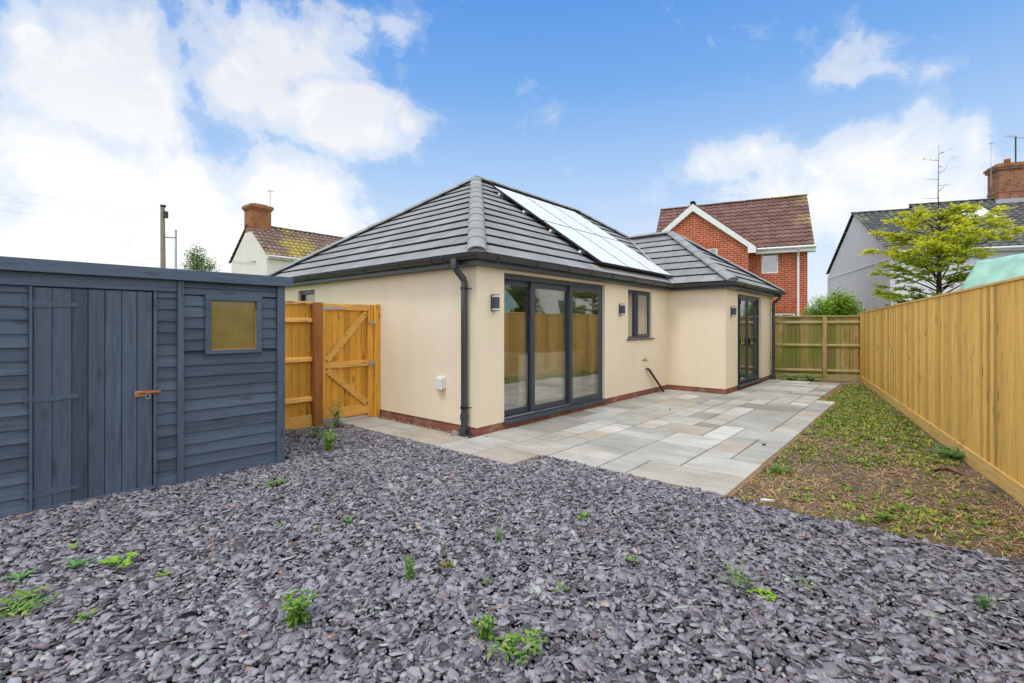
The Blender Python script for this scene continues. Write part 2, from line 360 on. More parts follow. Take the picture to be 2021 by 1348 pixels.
def clip(poly, a, b, c):                           # keep a*x+b*y >= c
    out = []
    for i in range(len(poly)):
        p = poly[i]; q = poly[(i+1) % len(poly)]; dp = a*p[0]+b*p[1]-c; dq = a*q[0]+b*q[1]-c
        if dp >= 0: out.append(p)
        if (dp >= 0) != (dq >= 0): t = dp/(dp-dq); out.append((p[0]+(q[0]-p[0])*t, p[1]+(q[1]-p[1])*t))
    return out
def tiles_on(mb, poly, o, sd, ed, z0, k, g, tw, th, gap=.006, rj=.002):
    """flat interlocking tiles on a plane: poly in (s,e) convex list; o plan origin, sd/ed plan unit vectors"""
    emax = max(p[1] for p in poly); smin = min(p[0] for p in poly); smax = max(p[0] for p in poly); r = 0; e = 0
    while e < emax:
        off = (r % 2)*tw/2
        s = smin - off - tw
        row = clip(clip(poly, 0, 1, e), 0, -1, -(e+g))
        while s < smax and len(row) > 2:
            q = clip(clip(row, 1, 0, s+gap/2), -1, 0, -(s+tw-gap/2)) if row else []
            if len(q) > 2:
                dz = random.uniform(-rj, rj)
                tp = []; bt = []
                for a, b in q:
                    x = o[0]+sd[0]*a+ed[0]*b; y = o[1]+sd[1]*a+ed[1]*b; zb = z0+k*b; l = th*(1-(b-e)/g)+.004+dz
                    tp.append((x,y,zb+l)); u_ = .05 if b < e+.01 else 0.; bt.append((x+ed[0]*u_,y+ed[1]*u_,zb-.01+k*u_))
                n = len(q); mb.add(bt+tp, [tuple(range(n, 2*n))]+[(i,(i+1)%n,n+(i+1)%n,n+i) for i in range(n)])
            s += tw
        e += g; r += 1
def ridge_run(mb, p, q, L=.42, R=.125, lift=.0):
    p = Vector(p); q = Vector(q); d = q-p; n = max(1, round(d.length/L)); t = d.normalized()
    a = t.cross(Vector((0,0,1))).normalized(); b = a.cross(t); m = 9
    for i in range(n):
        c0 = p + d*(i/n) - t*.02; c1 = p + d*((i+1)/n) + t*.01; j = random.uniform(-.003,.003)
        vs = []
        for c, r, dz in ((c0, R, .012), (c1, R*.965, .004)):
            for k2 in range(m):
                an = PI*(.04+.92*k2/(m-1)); vs.append(c + a*math.cos(an)*r + b*(math.sin(an)*r*.62 + dz + lift + j - .035))
            for k2 in range(m):
                an = PI*(.04+.92*(m-1-k2)/(m-1)); vs.append(c + a*math.cos(an)*(r-.016) + b*(math.sin(an)*(r-.016)*.62 + dz + lift + j - .04))
        M = 2*m
        mb.add(vs, [(k2,(k2+1)%M,M+(k2+1)%M,M+k2) for k2 in range(M)] + [tuple(range(M)), tuple(range(2*M-1, M-1, -1))])

# ------------------------------------------------------------------ bungalow
bung = thing('bungalow', 'single storey cream rendered bungalow with a grey tiled hipped roof and solar panels', 'bungalow', C0, TH)
w = MB(); ZT = 2.26
DO = (.536, 3.30, .09, 2.196); WI = (4.198, 5.27, 1.20, 2.176); SW = (4.28, 4.95, 1.15, 2.14); WD = (6.976, 9.03, .09, 2.176)
wall(w, 'x', 0, .3, 0, 6.12, .125, ZT, [(DO[0], DO[1], .125, DO[3]), WI])
wall(w, 'y', 0, .3, .3, 6.06, .125, ZT, [SW])
wall(w, 'y', 6.12, 6.42, -.95, 0, .125, ZT)
wall(w, 'x', -1.25, -.95, 6.12, 10.12, .125, ZT, [(WD[0], WD[1], .125, WD[3])])
wall(w, 'y', 9.82, 10.12, -.95, 6.06, .125, ZT)
wall(w, 'x', 5.76, 6.06, .3, 9.82, .125, ZT)
w.build('wall', MAT['render'], bung)
outl = [(0,6.06),(0,0),(6.12,0),(6.12,-1.25),(10.12,-1.25),(10.12,6.06)]
p = MB(); p.sweep(outl, [(-.285,-.1),(-.014,-.1),(-.014,.1248),(-.285,.1248)], closed=True)
# course below each door is cut down to the sill by the sill's own front; plinth stays one ring
p.build('brick_plinth', MAT['plinth'], bung)
# stop beads at the wall foot and on corners
p = MB()
for (x, y) in ((0,0),(6.12,-1.25),(10.12,-1.25)):
    p.box(x-.0025, x+.012, y-.0025, y+.012, .124, ZT-.001) if x < 9 else p.box(x-.012, x+.0025, y-.0025, y+.012, .124, ZT-.001)
p.each('corner_bead', MAT['render'], bung)
p = MB(); p.box(.3,9.82,.3,5.76,.02,.13); p.box(6.42,9.82,-.95,.3,.02,.129)
p.build('interior_floor', MAT['interior_floor'], bung)
p = MB(); p.box(4.0,4.08,.3,5.76,.13,2.2); p.box(6.6,6.68,.31,5.75,.13,2.2); p.box(.35,3.95,3.6,3.68,.13,2.2); p.each('interior_wall', MAT['interior_wall'], bung); MB().box(.31,9.8,.31,5.75,2.21,2.24).build('ceiling', MAT['interior_wall'], bung)
p = MB(); p.box(1.75,3.7,.75,1.35,.13,.93); p.box(1.7,3.75,.71,1.39,.932,.97); p.build('kitchen_counter', MAT['pale_unit'], bung)

# roof
K = .705; G = 3.23/12; RZ = 2.36
roof = MB()
def rz(e): return RZ + K*e
dk = lambda pts: roof.add([(x,y,z-.012) for x,y,z in pts], [tuple(range(len(pts)))])
apx = (3.03,3.03,rz(3.23)); apx2 = (7.09,3.03,rz(3.23)); wp = (8.12,.75,rz(2.2)); wj = (8.12,2.0,rz(2.2))
roof.m = 1
dk([(-.2,-.2,RZ),(-.2,6.26,RZ),apx]); dk([(-.2,-.2,RZ),(5.92,-.2,RZ),wj,apx2,apx]); dk([(5.92,-1.45,RZ),wp,wj,(5.92,-.2,RZ)])
dk([(5.92,-1.45,RZ),(10.32,-1.45,RZ),wp]); dk([(10.32,-1.45,RZ),(10.32,6.26,RZ),apx2,wj,wp]); dk([(10.32,6.26,RZ),(-.2,6.26,RZ),apx,apx2])
roof.m = 0; TW = .334; TT = .031
tiles_on(roof, [(0,0),(6.46,0),(3.23,3.23)], (-.2,-.2), (0,1), (1,0), RZ, K, G, TW, TT)
tiles_on(roof, [(0,0),(6.12,0),(8.32,2.2),(7.29,3.23),(3.23,3.23)], (-.2,-.2), (1,0), (0,1), RZ, K, G, TW, TT)
tiles_on(roof, [(0,0),(1.25,0),(3.45,2.2),(2.2,2.2)], (5.92,-1.45), (0,1), (1,0), RZ, K, G, TW, TT)
tiles_on(roof, [(0,0),(4.4,0),(2.2,2.2)], (5.92,-1.45), (1,0), (0,1), RZ, K, G, TW, TT)
tiles_on(roof, [(0,0),(7.71,0),(4.48,3.23),(3.45,2.2),(2.2,2.2)], (10.32,-1.45), (0,1), (-1,0), RZ, K, G, TW, TT)
tiles_on(roof, [(0,0),(10.52,0),(7.29,3.23),(3.23,3.23)], (-.2,6.26), (1,0), (0,-1), RZ, K, G, TW, TT)
roof = roof.build('roof', [MAT['tile'], MAT['black_plastic']], bung)
hp = MB()
for a, b in (((-.2,-.2,RZ),apx),((-.2,6.26,RZ),apx),((5.92,-1.45,RZ),wp),((10.32,-1.45,RZ),wp),(wj,apx2),((10.32,6.26,RZ),apx2),
             (apx,apx2),(wp,wj)): ridge_run(hp, Vector(a)+Vector((0,0,.045)), Vector(b)+Vector((0,0,.045)))
hp.build('ridge_tile_run', MAT['ridge'], roof)
for x, y, s in ((-.2,-.2,1),(5.92,-1.45,1),(10.32,-1.45,-1)):
    mo = MB()
    a = Vector((s,1,0)).normalized(); b = Vector((-a.y,a.x,0)); c = Vector((x,y,RZ+.03))
    for k in range(1):
        hd = [(.108*math.cos(t_*PI/12)*random.uniform(.95,1.03), .075*math.sin(t_*PI/12)*random.uniform(.9,1.05)) for t_ in range(13)]; mo.prism(hd, .1, o=c+a*.012+Vector((0,0,-.012)), ax=((b.x,b.y,0),(0,0,1),(a.x,a.y,K/1.414)))
    mo.build('hip_mortar', MAT['mortar'], roof)
va = MB(); va.bar((5.9,-.22,RZ+.035),(8.1,1.98,rz(2.2)+.035),.05,.012); va.bar((5.84,-.16,RZ+.04),(5.94,-.22,RZ+.0),.05,.02); va.build('valley_lining', MAT['lead'], roof)
f = MB(); f.sweep(outl, [(.002,2.236),(.17,2.236),(.17,2.348),(.15,2.348),(.15,2.252),(.002,2.252)], closed=True)
f.build('fascia', MAT['anth_frame'], bung)
g = MB(); pr = []
for k in range(9): an = PI + PI*k/8; pr.append((.235+.058*math.cos(an), 2.36+.07*math.sin(an)*1.0))
for k in range(9): an = 2*PI - PI*k/8; pr.append((.235+.052*math.cos(an), 2.362+.062*math.sin(an)))
pr[8] = (.297, 2.362); 
g.sweep(outl, pr, closed=True)
gut = g.build('gutter', MAT['anthracite'], bung)
def bracket_mesh():
    b = MB(); pp = []
    for k in range(9): an = PI + PI*k/8; pp.append((-.235+ -1*(.072*math.cos(an)), 2.366+.086*math.sin(an)))
    for k in range(9): an = 2*PI - PI*k/8; pp.append((-.235+ -1*(.057*math.cos(an)), 2.363+.068*math.sin(an)))
    b.prism(pp, .035, o=(-.0175,0,0), ax=((0,1,0),(0,0,1),(1,0,0))); return b
br = None
spots = [(u,0,0) for u in (.12,.95,1.75,2.4,3.1,3.95,4.8,5.5)] + [(0,v,-PI/2) for v in (.0+.35,.6,1.3,2.2,3.1,4.0,4.9,5.7)] + [(u,-1.25,0) for u in (6.5,7.4,8.3,9.3,9.85)] + [(6.12,v,-PI/2) for v in (-1.05,-.45)]
for x, y, r in spots:
    if br is None: br = bracket_mesh().build('gutter_bracket', MAT['anthracite'], gut); br.location = (x,y,0); br.rotation_euler.z = r
    else: dup(br, gut, (x,y,0), r)

# solar panels
n_ = Vector((0,-K,1)).normalized(); sl = Vector((0,1,K)).normalized()
rows = [Vector((0,-.03,rz(.17))), ]
first = None
pb = MB(); pb.box(0,1.04,0,1.60,-.035,-.003); pb.box(0,1.04,0,.012,-.003,.002); pb.box(0,1.04,1.588,1.6,-.003,.002); pb.box(0,.012,.012,1.588,-.003,.002); pb.box(1.028,1.04,.012,1.588,-.003,.002)
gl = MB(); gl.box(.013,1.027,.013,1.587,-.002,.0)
cl = MB(); cl.box(-.012,.002,0,.05,-.002,.008)
for c in range(3):
    for r in range(2):
        base = Vector((3.02+1.052*c, -.03, rz(.17))) + sl*(1.612*r) + n_*.125
        if first is None:
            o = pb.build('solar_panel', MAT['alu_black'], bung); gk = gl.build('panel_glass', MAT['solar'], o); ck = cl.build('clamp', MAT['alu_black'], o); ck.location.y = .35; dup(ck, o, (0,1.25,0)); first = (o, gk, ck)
        else:
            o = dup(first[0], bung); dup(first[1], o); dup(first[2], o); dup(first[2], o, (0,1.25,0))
        o.location = base; o.rotation_euler = (math.atan(K), 0, 0)
for s_ in (.45,1.25,2.05,2.85):
    q = Vector((0,-.03,rz(.17))) + sl*s_ + n_*.065
    rb = MB(); rb.bar(q+Vector((2.93,0,0)), q+Vector((6.2,0,0)), .04, .04, up=n_)
    rl = rb.build('mounting_rail', MAT['alu'], bung)
    fb = MB()
    for u in (2.99,4.0,5.1): fb.bar(q+Vector((u,0,0))-n_*.02, q+Vector((u,0,0))-sl*.06-n_*.07, .03, .008)
    fb.each('roof_hook', MAT['galv'], rl)
    MB().bar(q+Vector((2.92,0,0)), q+Vector((2.935,0,0)), .046, .046, up=n_).build('end_cap', MAT['white_plastic'], rl)

# sliding door
def sash(parent, name, u0, u1, z0, z1, v0, v1, st, fm, gm, rail=None):
    rail = rail or st; m = MB()
    m.box(u0,u0+st,v0,v1,z0,z1); m.box(u1-st,u1,v0,v1,z0,z1); m.box(u0+st,u1-st,v0,v1,z0,z0+rail); m.box(u0+st,u1-st,v0,v1,z1-st,z1)
    o = m.build(name, fm, parent, bev=.002)
    vm = (v0+v1)/2; MB().box(u0+st-.005,u1-st+.005,vm-.012,vm+.012,z0+rail-.005,z1-st+.005).build('glass_pane', gm, o); return o
u0,u1,z0,z1 = DO
door = MB(); door.box(u0+.002,u0+.045,.05,.2,z0,z1-.002); door.box(u1-.045,u1-.002,.05,.2,z0,z1-.002); door.box(u0+.045,u1-.045,.05,.2,z1-.075,z1-.002); door.box(u0+.045,u1-.045,.052,.2,.131,.147)
door = door.build('sliding_door', MAT['anth_frame'], bung, bev=.002)
m = MB(); m.box(u0-.01,u1+.01,-.05,.21,.088,.130); m.build('door_sill', MAT['anth_frame'], door, bev=.002)
m = MB(); m.box(u0+.05,2.28,.062,.074,.147,.156); m.box(u0+.05,1.30,.086,.096,.147,.160); m.each('track', MAT['alu'], door)
sash(door, 'sash', u0+.045, 1.37, .15, z1-.076, .155, .19, .08, MAT['anth_frame'], MAT['glass'], .09)
sash(door, 'sash', 1.275, 2.34, .15, z1-.077, .105, .145, .09, MAT['anth_frame'], MAT['glass'], .09)
sash(door, 'sash', 2.25, u1-.046, .146, z1-.078, .054, .095, .08, MAT['anth_frame'], MAT['glass'], .09)
for a, b in ((.72,1.24),(2.52,3.1)):
    MB().box(a,b,.032,.05,z1-.05,z1-.025).build('trickle_vent', MAT['anthracite'], door, bev=.004)
m = MB(); m.box(.60,.635,.11,.155,1.02,1.18); m.box(.605,.63,.07,.11,1.14,1.17); m.build('door_handle', MAT['black_plastic'], door, bev=.004)

# small front window
u0,u1,z0,z1 = WI
m = MB(); m.box(u0,u0+.045,.05,.12,z0,z1); m.box(u1-.045,u1,.05,.12,z0,z1); m.box(u0+.045,u1-.045,.05,.12,z0,z0+.045); m.box(u0+.045,u1-.045,.05,.12,z1-.045,z1); m.box(4.60,4.66,.045,.12,z0+.045,z1-.045)
win = m.build('window', MAT['anth_frame'], bung, bev=.002)
MB().box(u0+.04,4.605,.08,.1,z0+.04,z1-.04).build('glass_pane', MAT['win_glass'], win)
sash(win, 'casement', 4.655, u1-.03, z0+.03, z1-.03, .03, .09, .055, MAT['anth_frame'], MAT['win_glass'])
MB().box(u0-.05,u1+.06,-.05,.12,z0-.028,z0-.001).build('sill', MAT['anth_frame'], win, bev=.003)
MB().box(u0+.3,u0+.7,.036,.05,z1-.04,z1-.022).build('trickle_vent', MAT['anthracite'], win)
MB().box(u0,u1,.285,.295,z0+.002,z1-.002).build('blind', MAT['blind'], win)
MAT['dull_glass'] = M_glass('dull_glass', .02, (.8,.7,.65))
# side window behind the gate
a0,a1,z0,z1 = SW
m = MB(); m.box(.05,.12,a0,a0+.05,z0,z1); m.box(.05,.12,a1-.05,a1,z0,z1); m.box(.05,.12,a0+.05,a1-.05,z0,z0+.05); m.box(.05,.12,a0+.05,a1-.05,z1-.075,z1)
sw = m.build('window', MAT['anth_frame'], bung, bev=.002)
MB().box(.08,.1,a0+.045,a1-.045,z0+.045,z1-.07).build('glass_pane', MAT['dull_glass'], sw)
MB().box(.035,.05,a0+.1,a1-.15,z1-.05,z1-.02).build('trickle_vent', MAT['black_plastic'], sw)
MB().box(.28,.292,a0,a1,z0,z1).build('blind', MAT['post_brown'], sw)
# folding doors of the wing
u0,u1,z0,z1 = WD
m = MB(); m.box(u0,u0+.05,-1.19,-1.11,z0,z1-.001); m.box(u1-.05,u1,-1.19,-1.11,z0,z1-.001); m.box(u0+.05,u1-.05,-1.19,-1.11,z1-.07,z1-.001); m.box(u0+.05,u1-.05,-1.19,-1.11,.131,.15)
m.box(7.225,7.265,-1.19,-1.11,.15,z1-.07); m.box(8.61,8.65,-1.19,-1.11,.15,z1-.07)
for a, b in ((u0+.05,7.225),(8.65,u1-.05)): m.box(a,b,-1.185,-1.115,1.66,1.71)
fd = m.build('patio_door', MAT['anth_frame'], bung, bev=.002)
MB().box(u0-.01,u1+.01,-1.31,-1.08,.085,.130).build('door_sill', MAT['anth_frame'], fd, bev=.002)
for a, b, c, d in ((u0+.045,7.23,.145,1.665),(u0+.045,7.23,1.705,z1-.065),(8.645,u1-.045,.145,1.665),(8.645,u1-.045,1.705,z1-.065)):
    MB().box(a,b,-1.16,-1.14,c,d).build('side_light', MAT['glass'], fd)
for a, b in ((7.265,7.935),(7.94,8.61)):
    s_ = sash(fd, 'door_leaf', a, b, .152, z1-.072, -1.215, -1.15, .06, MAT['anth_frame'], MAT['glass'])
    h = MB()
    for zz in (.25,1.05,1.95): h.box((a+.01) if a < 7.5 else b-.03, (a+.03) if a < 7.5 else b-.01, -1.235,-1.215,zz,zz+.1)
    h.each('hinge', MAT['black_plastic'], s_)
m = MB(); m.box(7.965,7.985,-1.26,-1.215,1.0,1.16); m.build('door_handle', MAT['black_plastic'], fd, bev=.003)

# wall lights
def wall_light(u, v):
    m = MB(); pp = [(-.042,0),(.042,0),(.042,-.055),(.036,-.075),(.02,-.09),(0,-.095),(-.02,-.09),(-.036,-.075),(-.042,-.055)]
    m.prism(pp, .15, o=(u,v-.012,1.69)); m.box(u-.045,u+.045,v-.012,v,1.66,1.87)
    o = m.build('wall_light', MAT['anth_frame'], bung, bev=.001)
    for z in (1.664, 1.841):
        q = MB(); q.prism([(a*.88, b*.9-.004) for a, b in pp], .025, o=(u,v-.012,z)); q.build('lens', MAT['lens'], o)
    for z in (1.654, 1.867):
        q = MB(); q.prism(pp, .009, o=(u,v-.012,z)); q.build('cap', MAT['anth_frame'], o)
for a in ((.31,0),(3.87,0),(6.50,-1.25)): wall_light(*a)

# down pipes
def downpipe(pts, parent, clips, horiz):
    m = MB()
    for a, b in zip(pts[:-1], pts[1:]):
        m.bar(Vector(a), Vector(b), .065, .065, up=(1,0,0) if horiz == 'u' else (0,1,0))
    x, y, _ = pts[-1]
    m.box(x-.04,x+.04,y-.04,y+.04,.22,.30) ; m.box(x-.045,x+.045,y-.045,y+.045,.02,.13); m.box(x-.075,x+.075,y-.075,y+.075,.0,.035)
    x0, y0, zt = pts[0]; m.box(x0-.045,x0+.045,y0-.045,y0+.045,zt-.07,zt+.05)
    o = m.build('downpipe', MAT['anthracite'], parent, bev=.003)
    c = MB()
    for z in clips:
        c.box(x-.038,x+.038,y-.038,y+.038,z,z+.03)
        if horiz == 'u': c.box(x-.02,x+.09,y-.055,y-.047,z+.01,z+.02)
        else: c.box(x-.07,x-.03,y,y+.07,z+.01,z+.02); 
    c.build('pipe_clip', MAT['black_plastic'], o)
    MB().box(x-.03,x+.03,y-.0465,y-.0455,.05,.11).build('shoe_opening', MAT['black_plastic'], o) if horiz == 'u' else None
downpipe([(-.235,.15,2.30),(-.235,.15,2.19),(-.08,.15,2.05),(-.08,.15,.0)], bung, (1.93,.37), 'u')
downpipe([(9.94,-1.485,2.30),(9.94,-1.485,2.19),(9.94,-1.33,2.06),(9.94,-1.33,.0)], bung, (1.85,.6), 'v')
# tap, waste pipe, outside socket box
m = MB(); m.tube([(4.86,0,.75),(4.86,-.05,.75)],.02,8); m.tube([(4.86,-.05,.75),(4.86,-.10,.745),(4.86,-.115,.70)],[.014,.012,.009],8); m.bar((4.83,-.07,.80),(4.89,-.07,.80),.012,.012); m.tube([(4.86,-.07,.75),(4.86,-.07,.80)],.008,6)
m.build('garden_tap', MAT['brass'], bung, smooth=True)
m = MB(); m.tube([(5.0,.0,.555),(5.0,-.05,.555),(5.04,-.06,.53),(5.62,-.11,.04)],[.02,.022,.026,.022],10); m.build('waste_pipe', MAT['black_plastic'], bung, smooth=True)
m = MB(); m.box(-.05,0,.595,.755,.59,.75); sb = m.build('socket_box', MAT['white_plastic'], bung, bev=.006)
MB().box(-.085,-.05,.60,.72,.575,.735).build('hinged_cover', MAT['white_plastic'], sb, bev=.01)

# ------------------------------------------------------------------ paving
pt = MB(); pt.m = 1
jl = .010
for rect in ((-.19,10.32,-3.15,-.0),(-.68,-.19,-1.17,2.6),(-.19,-.1,-1.17,2.6)):
    a,b,c,d = rect; pt.box(a,b,c,d,-.05,jl)
pt.m = 0
MU = .30; MV = .315; occ = set(); random.seed(21)
def inside(u, v):
    if v < -3.15 or v > 0: return False
    if u > 6.1 and v > -1.24: return False
    if u > 6.35 and v < -2.9: return False
    return u < 10.15
NU = 35; NV = 10
def slab(u0, u1, v0, v1, zt=.022):
    z = zt + random.uniform(-.002,.003); g2 = .0075; j = lambda: random.uniform(-.002,.002)
    a = (u0+g2+j(), v0+g2+j()); b = (u1-g2+j(), v0+g2+j()); c = (u1-g2+j(), v1-g2+j()); d = (u0+g2+j(), v1-g2+j()); e = .006
    vs = [(*a,-.02),(*b,-.02),(*c,-.02),(*d,-.02),(*a,z-.004),(*b,z-.004),(*c,z-.004),(*d,z-.004),(a[0]+e,a[1]+e,z),(b[0]-e,b[1]+e,z),(c[0]-e,c[1]-e,z),(d[0]+e,d[1]-e,z)]
    pt.add(vs, [(0,1,5,4),(1,2,6,5),(2,3,7,6),(3,0,4,7),(4,5,9,8),(5,6,10,9),(6,7,11,10),(7,4,8,11),(8,9,10,11)])
for i in range(NU):
    for j in range(NV):
        if (i,j) in occ: continue
        sizes = [(3,2)]*3+[(2,3)]*3+[(2,2)]*5+[(2,1)]*4+[(1,2)]*5+[(1,1)]*2+[(3,1)]; random.shuffle(sizes); sizes += [(1,1)]
        if i == 0 and j == 0: sizes = [(2,3)]+sizes
        for a, b in sizes:
            cells = [(i+x,j+y) for x in range(a) for y in range(b)]
            if all(c not in occ and c[0] < NU and c[1] < NV and inside(-.19+MU*(c[0]+.5), -3.15+MV*(c[1]+.5)) for c in cells):
                occ.update(cells); slab(-.19+MU*i, -.19+MU*(i+a), -3.15+MV*j, -3.15+MV*(j+b)); break
v = -1.17
for h_, sp in ((.60,1),(.60,1),(.9,1),(.6,1),(.9,1)):
    slab(-.68,-.10 if v > 0 else -.19,v,v+h_); v += h_
patio = pt.build('patio', [MAT['slab'], MAT['joint']], None, loc=C0, rz=TH); tag(patio, kind='structure')
# brown mortar bed showing at the patio edge
m = MB(); m.sweep([(-.70,2.2),(-.70,-1.19),(-.20,-1.19),(-.20,-3.17),(6.37,-3.17),(6.37,-2.92),(10.0,-2.92)], [(-.02,-.03),(.022,-.03),(.012,.008),(0,.012),(-.02,.012)])
kb = m.build('mortar_haunch', MAT['joint'], None, loc=C0, rz=TH); tag(kb, kind='structure')

# ------------------------------------------------------------------ ground
m = MB(); m.add([(-600,-600,-.08),(600,-600,-.08),(600,600,-.08),(-600,600,-.08)],[(0,1,2,3)]); tag(m.build('ground', MAT['lawn']), kind='structure')
m = MB(); m.add([(-6,-7,-.012),(-.1,-7,-.012),(-.1,2.3,-.012),(-6,2.3,-.012)],[(0,1,2,3)]); tag(m.build('slate_bed', MAT['slate_bed'], None, loc=C0, rz=TH), kind='structure')
def vn(x, y, s=1., seed=0):                       # smooth pseudo noise, roughly -1..1
    x = np.asarray(x)*s; y = np.asarray(y)*s; r = 0; a = 1.
    for k in range(4):
        ph = seed*1.7+k*2.3
        r = r + a*np.sin(x*(1.3+.37*k)*1.8**k + 1.7*np.sin(y*1.1*1.7**k+ph) + ph)*np.cos(y*(1.1+.29*k)*1.8**k + 1.3*np.sin(x*.9*1.6**k-ph)); a *= .55
    return r/1.6
fenv = lambda u: -5.26 + .192*(u+.0)
NUu, NVv = 260, 70
uu = np.linspace(-.35, 11.4, NUu); tt = np.linspace(0, 1, NVv); U, T = np.meshgrid(uu, tt, indexing='ij')
V0 = fenv(U)-.4; V1 = np.full_like(U, -3.05) + (U > 6.37)*.17; V1 = np.where(U > 10.2, -.8, V1); VV = V0 + (V1-V0)*T
Z = .004 + .014*(vn(U,VV,2.5,1)) + .008*vn(U,VV,9,3) + .004*vn(U,VV,30,5)
Z = np.maximum(Z, -.01); Z = np.where(U < -.2, Z-.03, Z)
Vx = np.stack([U,VV,Z], -1).reshape(-1,3); idx = np.arange(NUu*NVv).reshape(NUu,NVv)
F = np.stack([idx[:-1,:-1],idx[1:,:-1],idx[1:,1:],idx[:-1,1:]], -1).reshape(-1,4)
so = npmesh('soil', Vx, F, MAT['soil'], smooth=True); so.location = C0; so.rotation_euler.z = TH; tag(so, kind='structure')

# shed frame
S0 = Vector((-2.43, 5.11, 0)); SA = math.atan2(-.736, -.677)
SX = Vector((math.cos(SA), math.sin(SA), 0)); SY = Vector((-math.sin(SA), math.cos(SA), 0))

def chips(name, n, region, amin, amax, thick, mat, zr, tilt, k=7, keepfn=None, asp=(.5,.9)):
    x = rng.uniform(region[0], region[1], n); y = rng.uniform(region[2], region[3], n)
    kp = keepfn(x, y); x = x[kp]; y = y[kp]; n = len(x)
    a = amin*(amax/amin)**(rng.random(n)**1.35); b = a*rng.uniform(asp[0], asp[1], n)
    ang = (np.arange(k)/k*2*PI)[None,:] + rng.uniform(-.32,.32,(n,k)); rr = rng.uniform(.70,1.15,(n,k))
    px = np.cos(ang)*rr*a[:,None]; py = np.sin(ang)*rr*b[:,None]; th = rng.uniform(thick[0],thick[1],n)[:,None]
    sh = rng.uniform(.90,.99,(n,k))
    top = np.stack([px*sh, py*sh, np.broadcast_to(th/2,(n,k))*rng.uniform(.6,1.2,(n,k))], -1)
    bot = np.stack([px, py, np.broadcast_to(-th/2,(n,k))], -1)
    P = np.concatenate([top,bot],1)
    yaw = rng.uniform(0,2*PI,n); tx = rng.normal(0,tilt,n); ty = rng.normal(0,tilt,n)
    c, s_ = np.cos(tx), np.sin(tx); Y1 = P[...,1]*c[:,None]-P[...,2]*s_[:,None]; Z1 = P[...,1]*s_[:,None]+P[...,2]*c[:,None]
    c, s_ = np.cos(ty), np.sin(ty); X2 = P[...,0]*c[:,None]+Z1*s_[:,None]; Z2 = -P[...,0]*s_[:,None]+Z1*c[:,None]
    c, s_ = np.cos(yaw), np.sin(yaw); X3 = X2*c[:,None]-Y1*s_[:,None]; Y3 = X2*s_[:,None]+Y1*c[:,None]
    z = rng.uniform(zr[0],zr[1],n) + .010*vn(x,y,2.2,9)
    P = np.stack([X3+x[:,None],Y3+y[:,None],Z2+z[:,None]],-1).reshape(-1,3)
    tri = [(0,i,i+1) for i in range(1,k-1)]
    for i in range(k): j = (i+1)%k; tri += [(i,k+i,k+j),(i,k+j,j)]
    T_ = np.array(tri); F = (T_[None]+ (np.arange(n)*2*k)[:,None,None]).reshape(-1,3)
    return npmesh(name, P, F, mat)
def slate_keep(x, y):
    dx = x-C0.x; dy = y-C0.y; u = dx*D1.x+dy*D1.y; v = dx*D2.x+dy*D2.y
    ok = (u < -.22 + .05*vn(x,y,3,4)) & (v < 2.17)
    ok &= ~((u > -.72) & (v > -1.21))
    sx = (x-S0.x)*SX.x+(y-S0.y)*SX.y; sy = (x-S0.x)*SY.x+(y-S0.y)*SY.y
    ok &= ~((sx > -.08) & (sy < .02))
    ok &= (np.abs(x) < 1.0626*y+.9) & (x < 4.14+.5716*(y-3.9)-.05)
    return ok
A = (-5.2, 5.5, 1.15, 7.4); area = (A[1]-A[0])*(A[3]-A[2])
o = chips('slate_chippings', int(area*3500), A, .011, .047, (.003,.009), MAT['slate'], (0,.034), .27, k=6, keepfn=slate_keep, asp=(.36,.78))
tag(o, 'purple grey slate chippings covering the ground in front of the shed and paving', 'slate chippings', kind='stuff')
print('slate chips', len(o.data.vertices)//12)
def grav_keep(x, y):
    dx = x-C0.x; dy = y-C0.y; u = dx*D1.x+dy*D1.y; v = dx*D2.x+dy*D2.y
    a = (u > -.10) & (u < .015) & (v > .0) & (v < 2.3)
    d = u - (10.33 - (v+1.16)*.418); b = (d > -.32) & (d < 0) & (v < -1.3) & (v > -3.2) & (u > 10.02)
    return a | b | ((u > 9.9) & (v < -2.9) & (v > -3.2) & (u < 10.8))
o = chips('pea_gravel', 90000, (-2.6,9.6,6,13.8), .005, .011, (.005,.010), MAT['gravel'], (.004,.022), .4, k=6, keepfn=grav_keep, asp=(.7,1))
tag(o, 'pale golden pea gravel along the foot of the bungalow wall and back fence', 'gravel', kind='stuff')

# leaf litter / small stones on the soil
def soil_keep(dens):
    def f(x, y):
        dx = x-C0.x; dy = y-C0.y; u = dx*D1.x+dy*D1.y; v = dx*D2.x+dy*D2.y
        ok = (u > -.2+.05*vn(x,y,3,4)) & (u < 10.9) & (v > fenv(u)+.06) & (v < np.where(u > 6.37, -2.95, -3.185))
        return ok & dens(u, v)
    return f
o = chips('soil_stones', 60000, (1.2,9.5,2,13), .004, .013, (.004,.01), MAT['stone'], (0,.015), .4, k=6, keepfn=soil_keep(lambda u, v: rng.random(len(u)) < .40), asp=(.6,1))
tag(o, 'small pale stones and rubble bits lying on the bare soil', 'stones', kind='stuff')

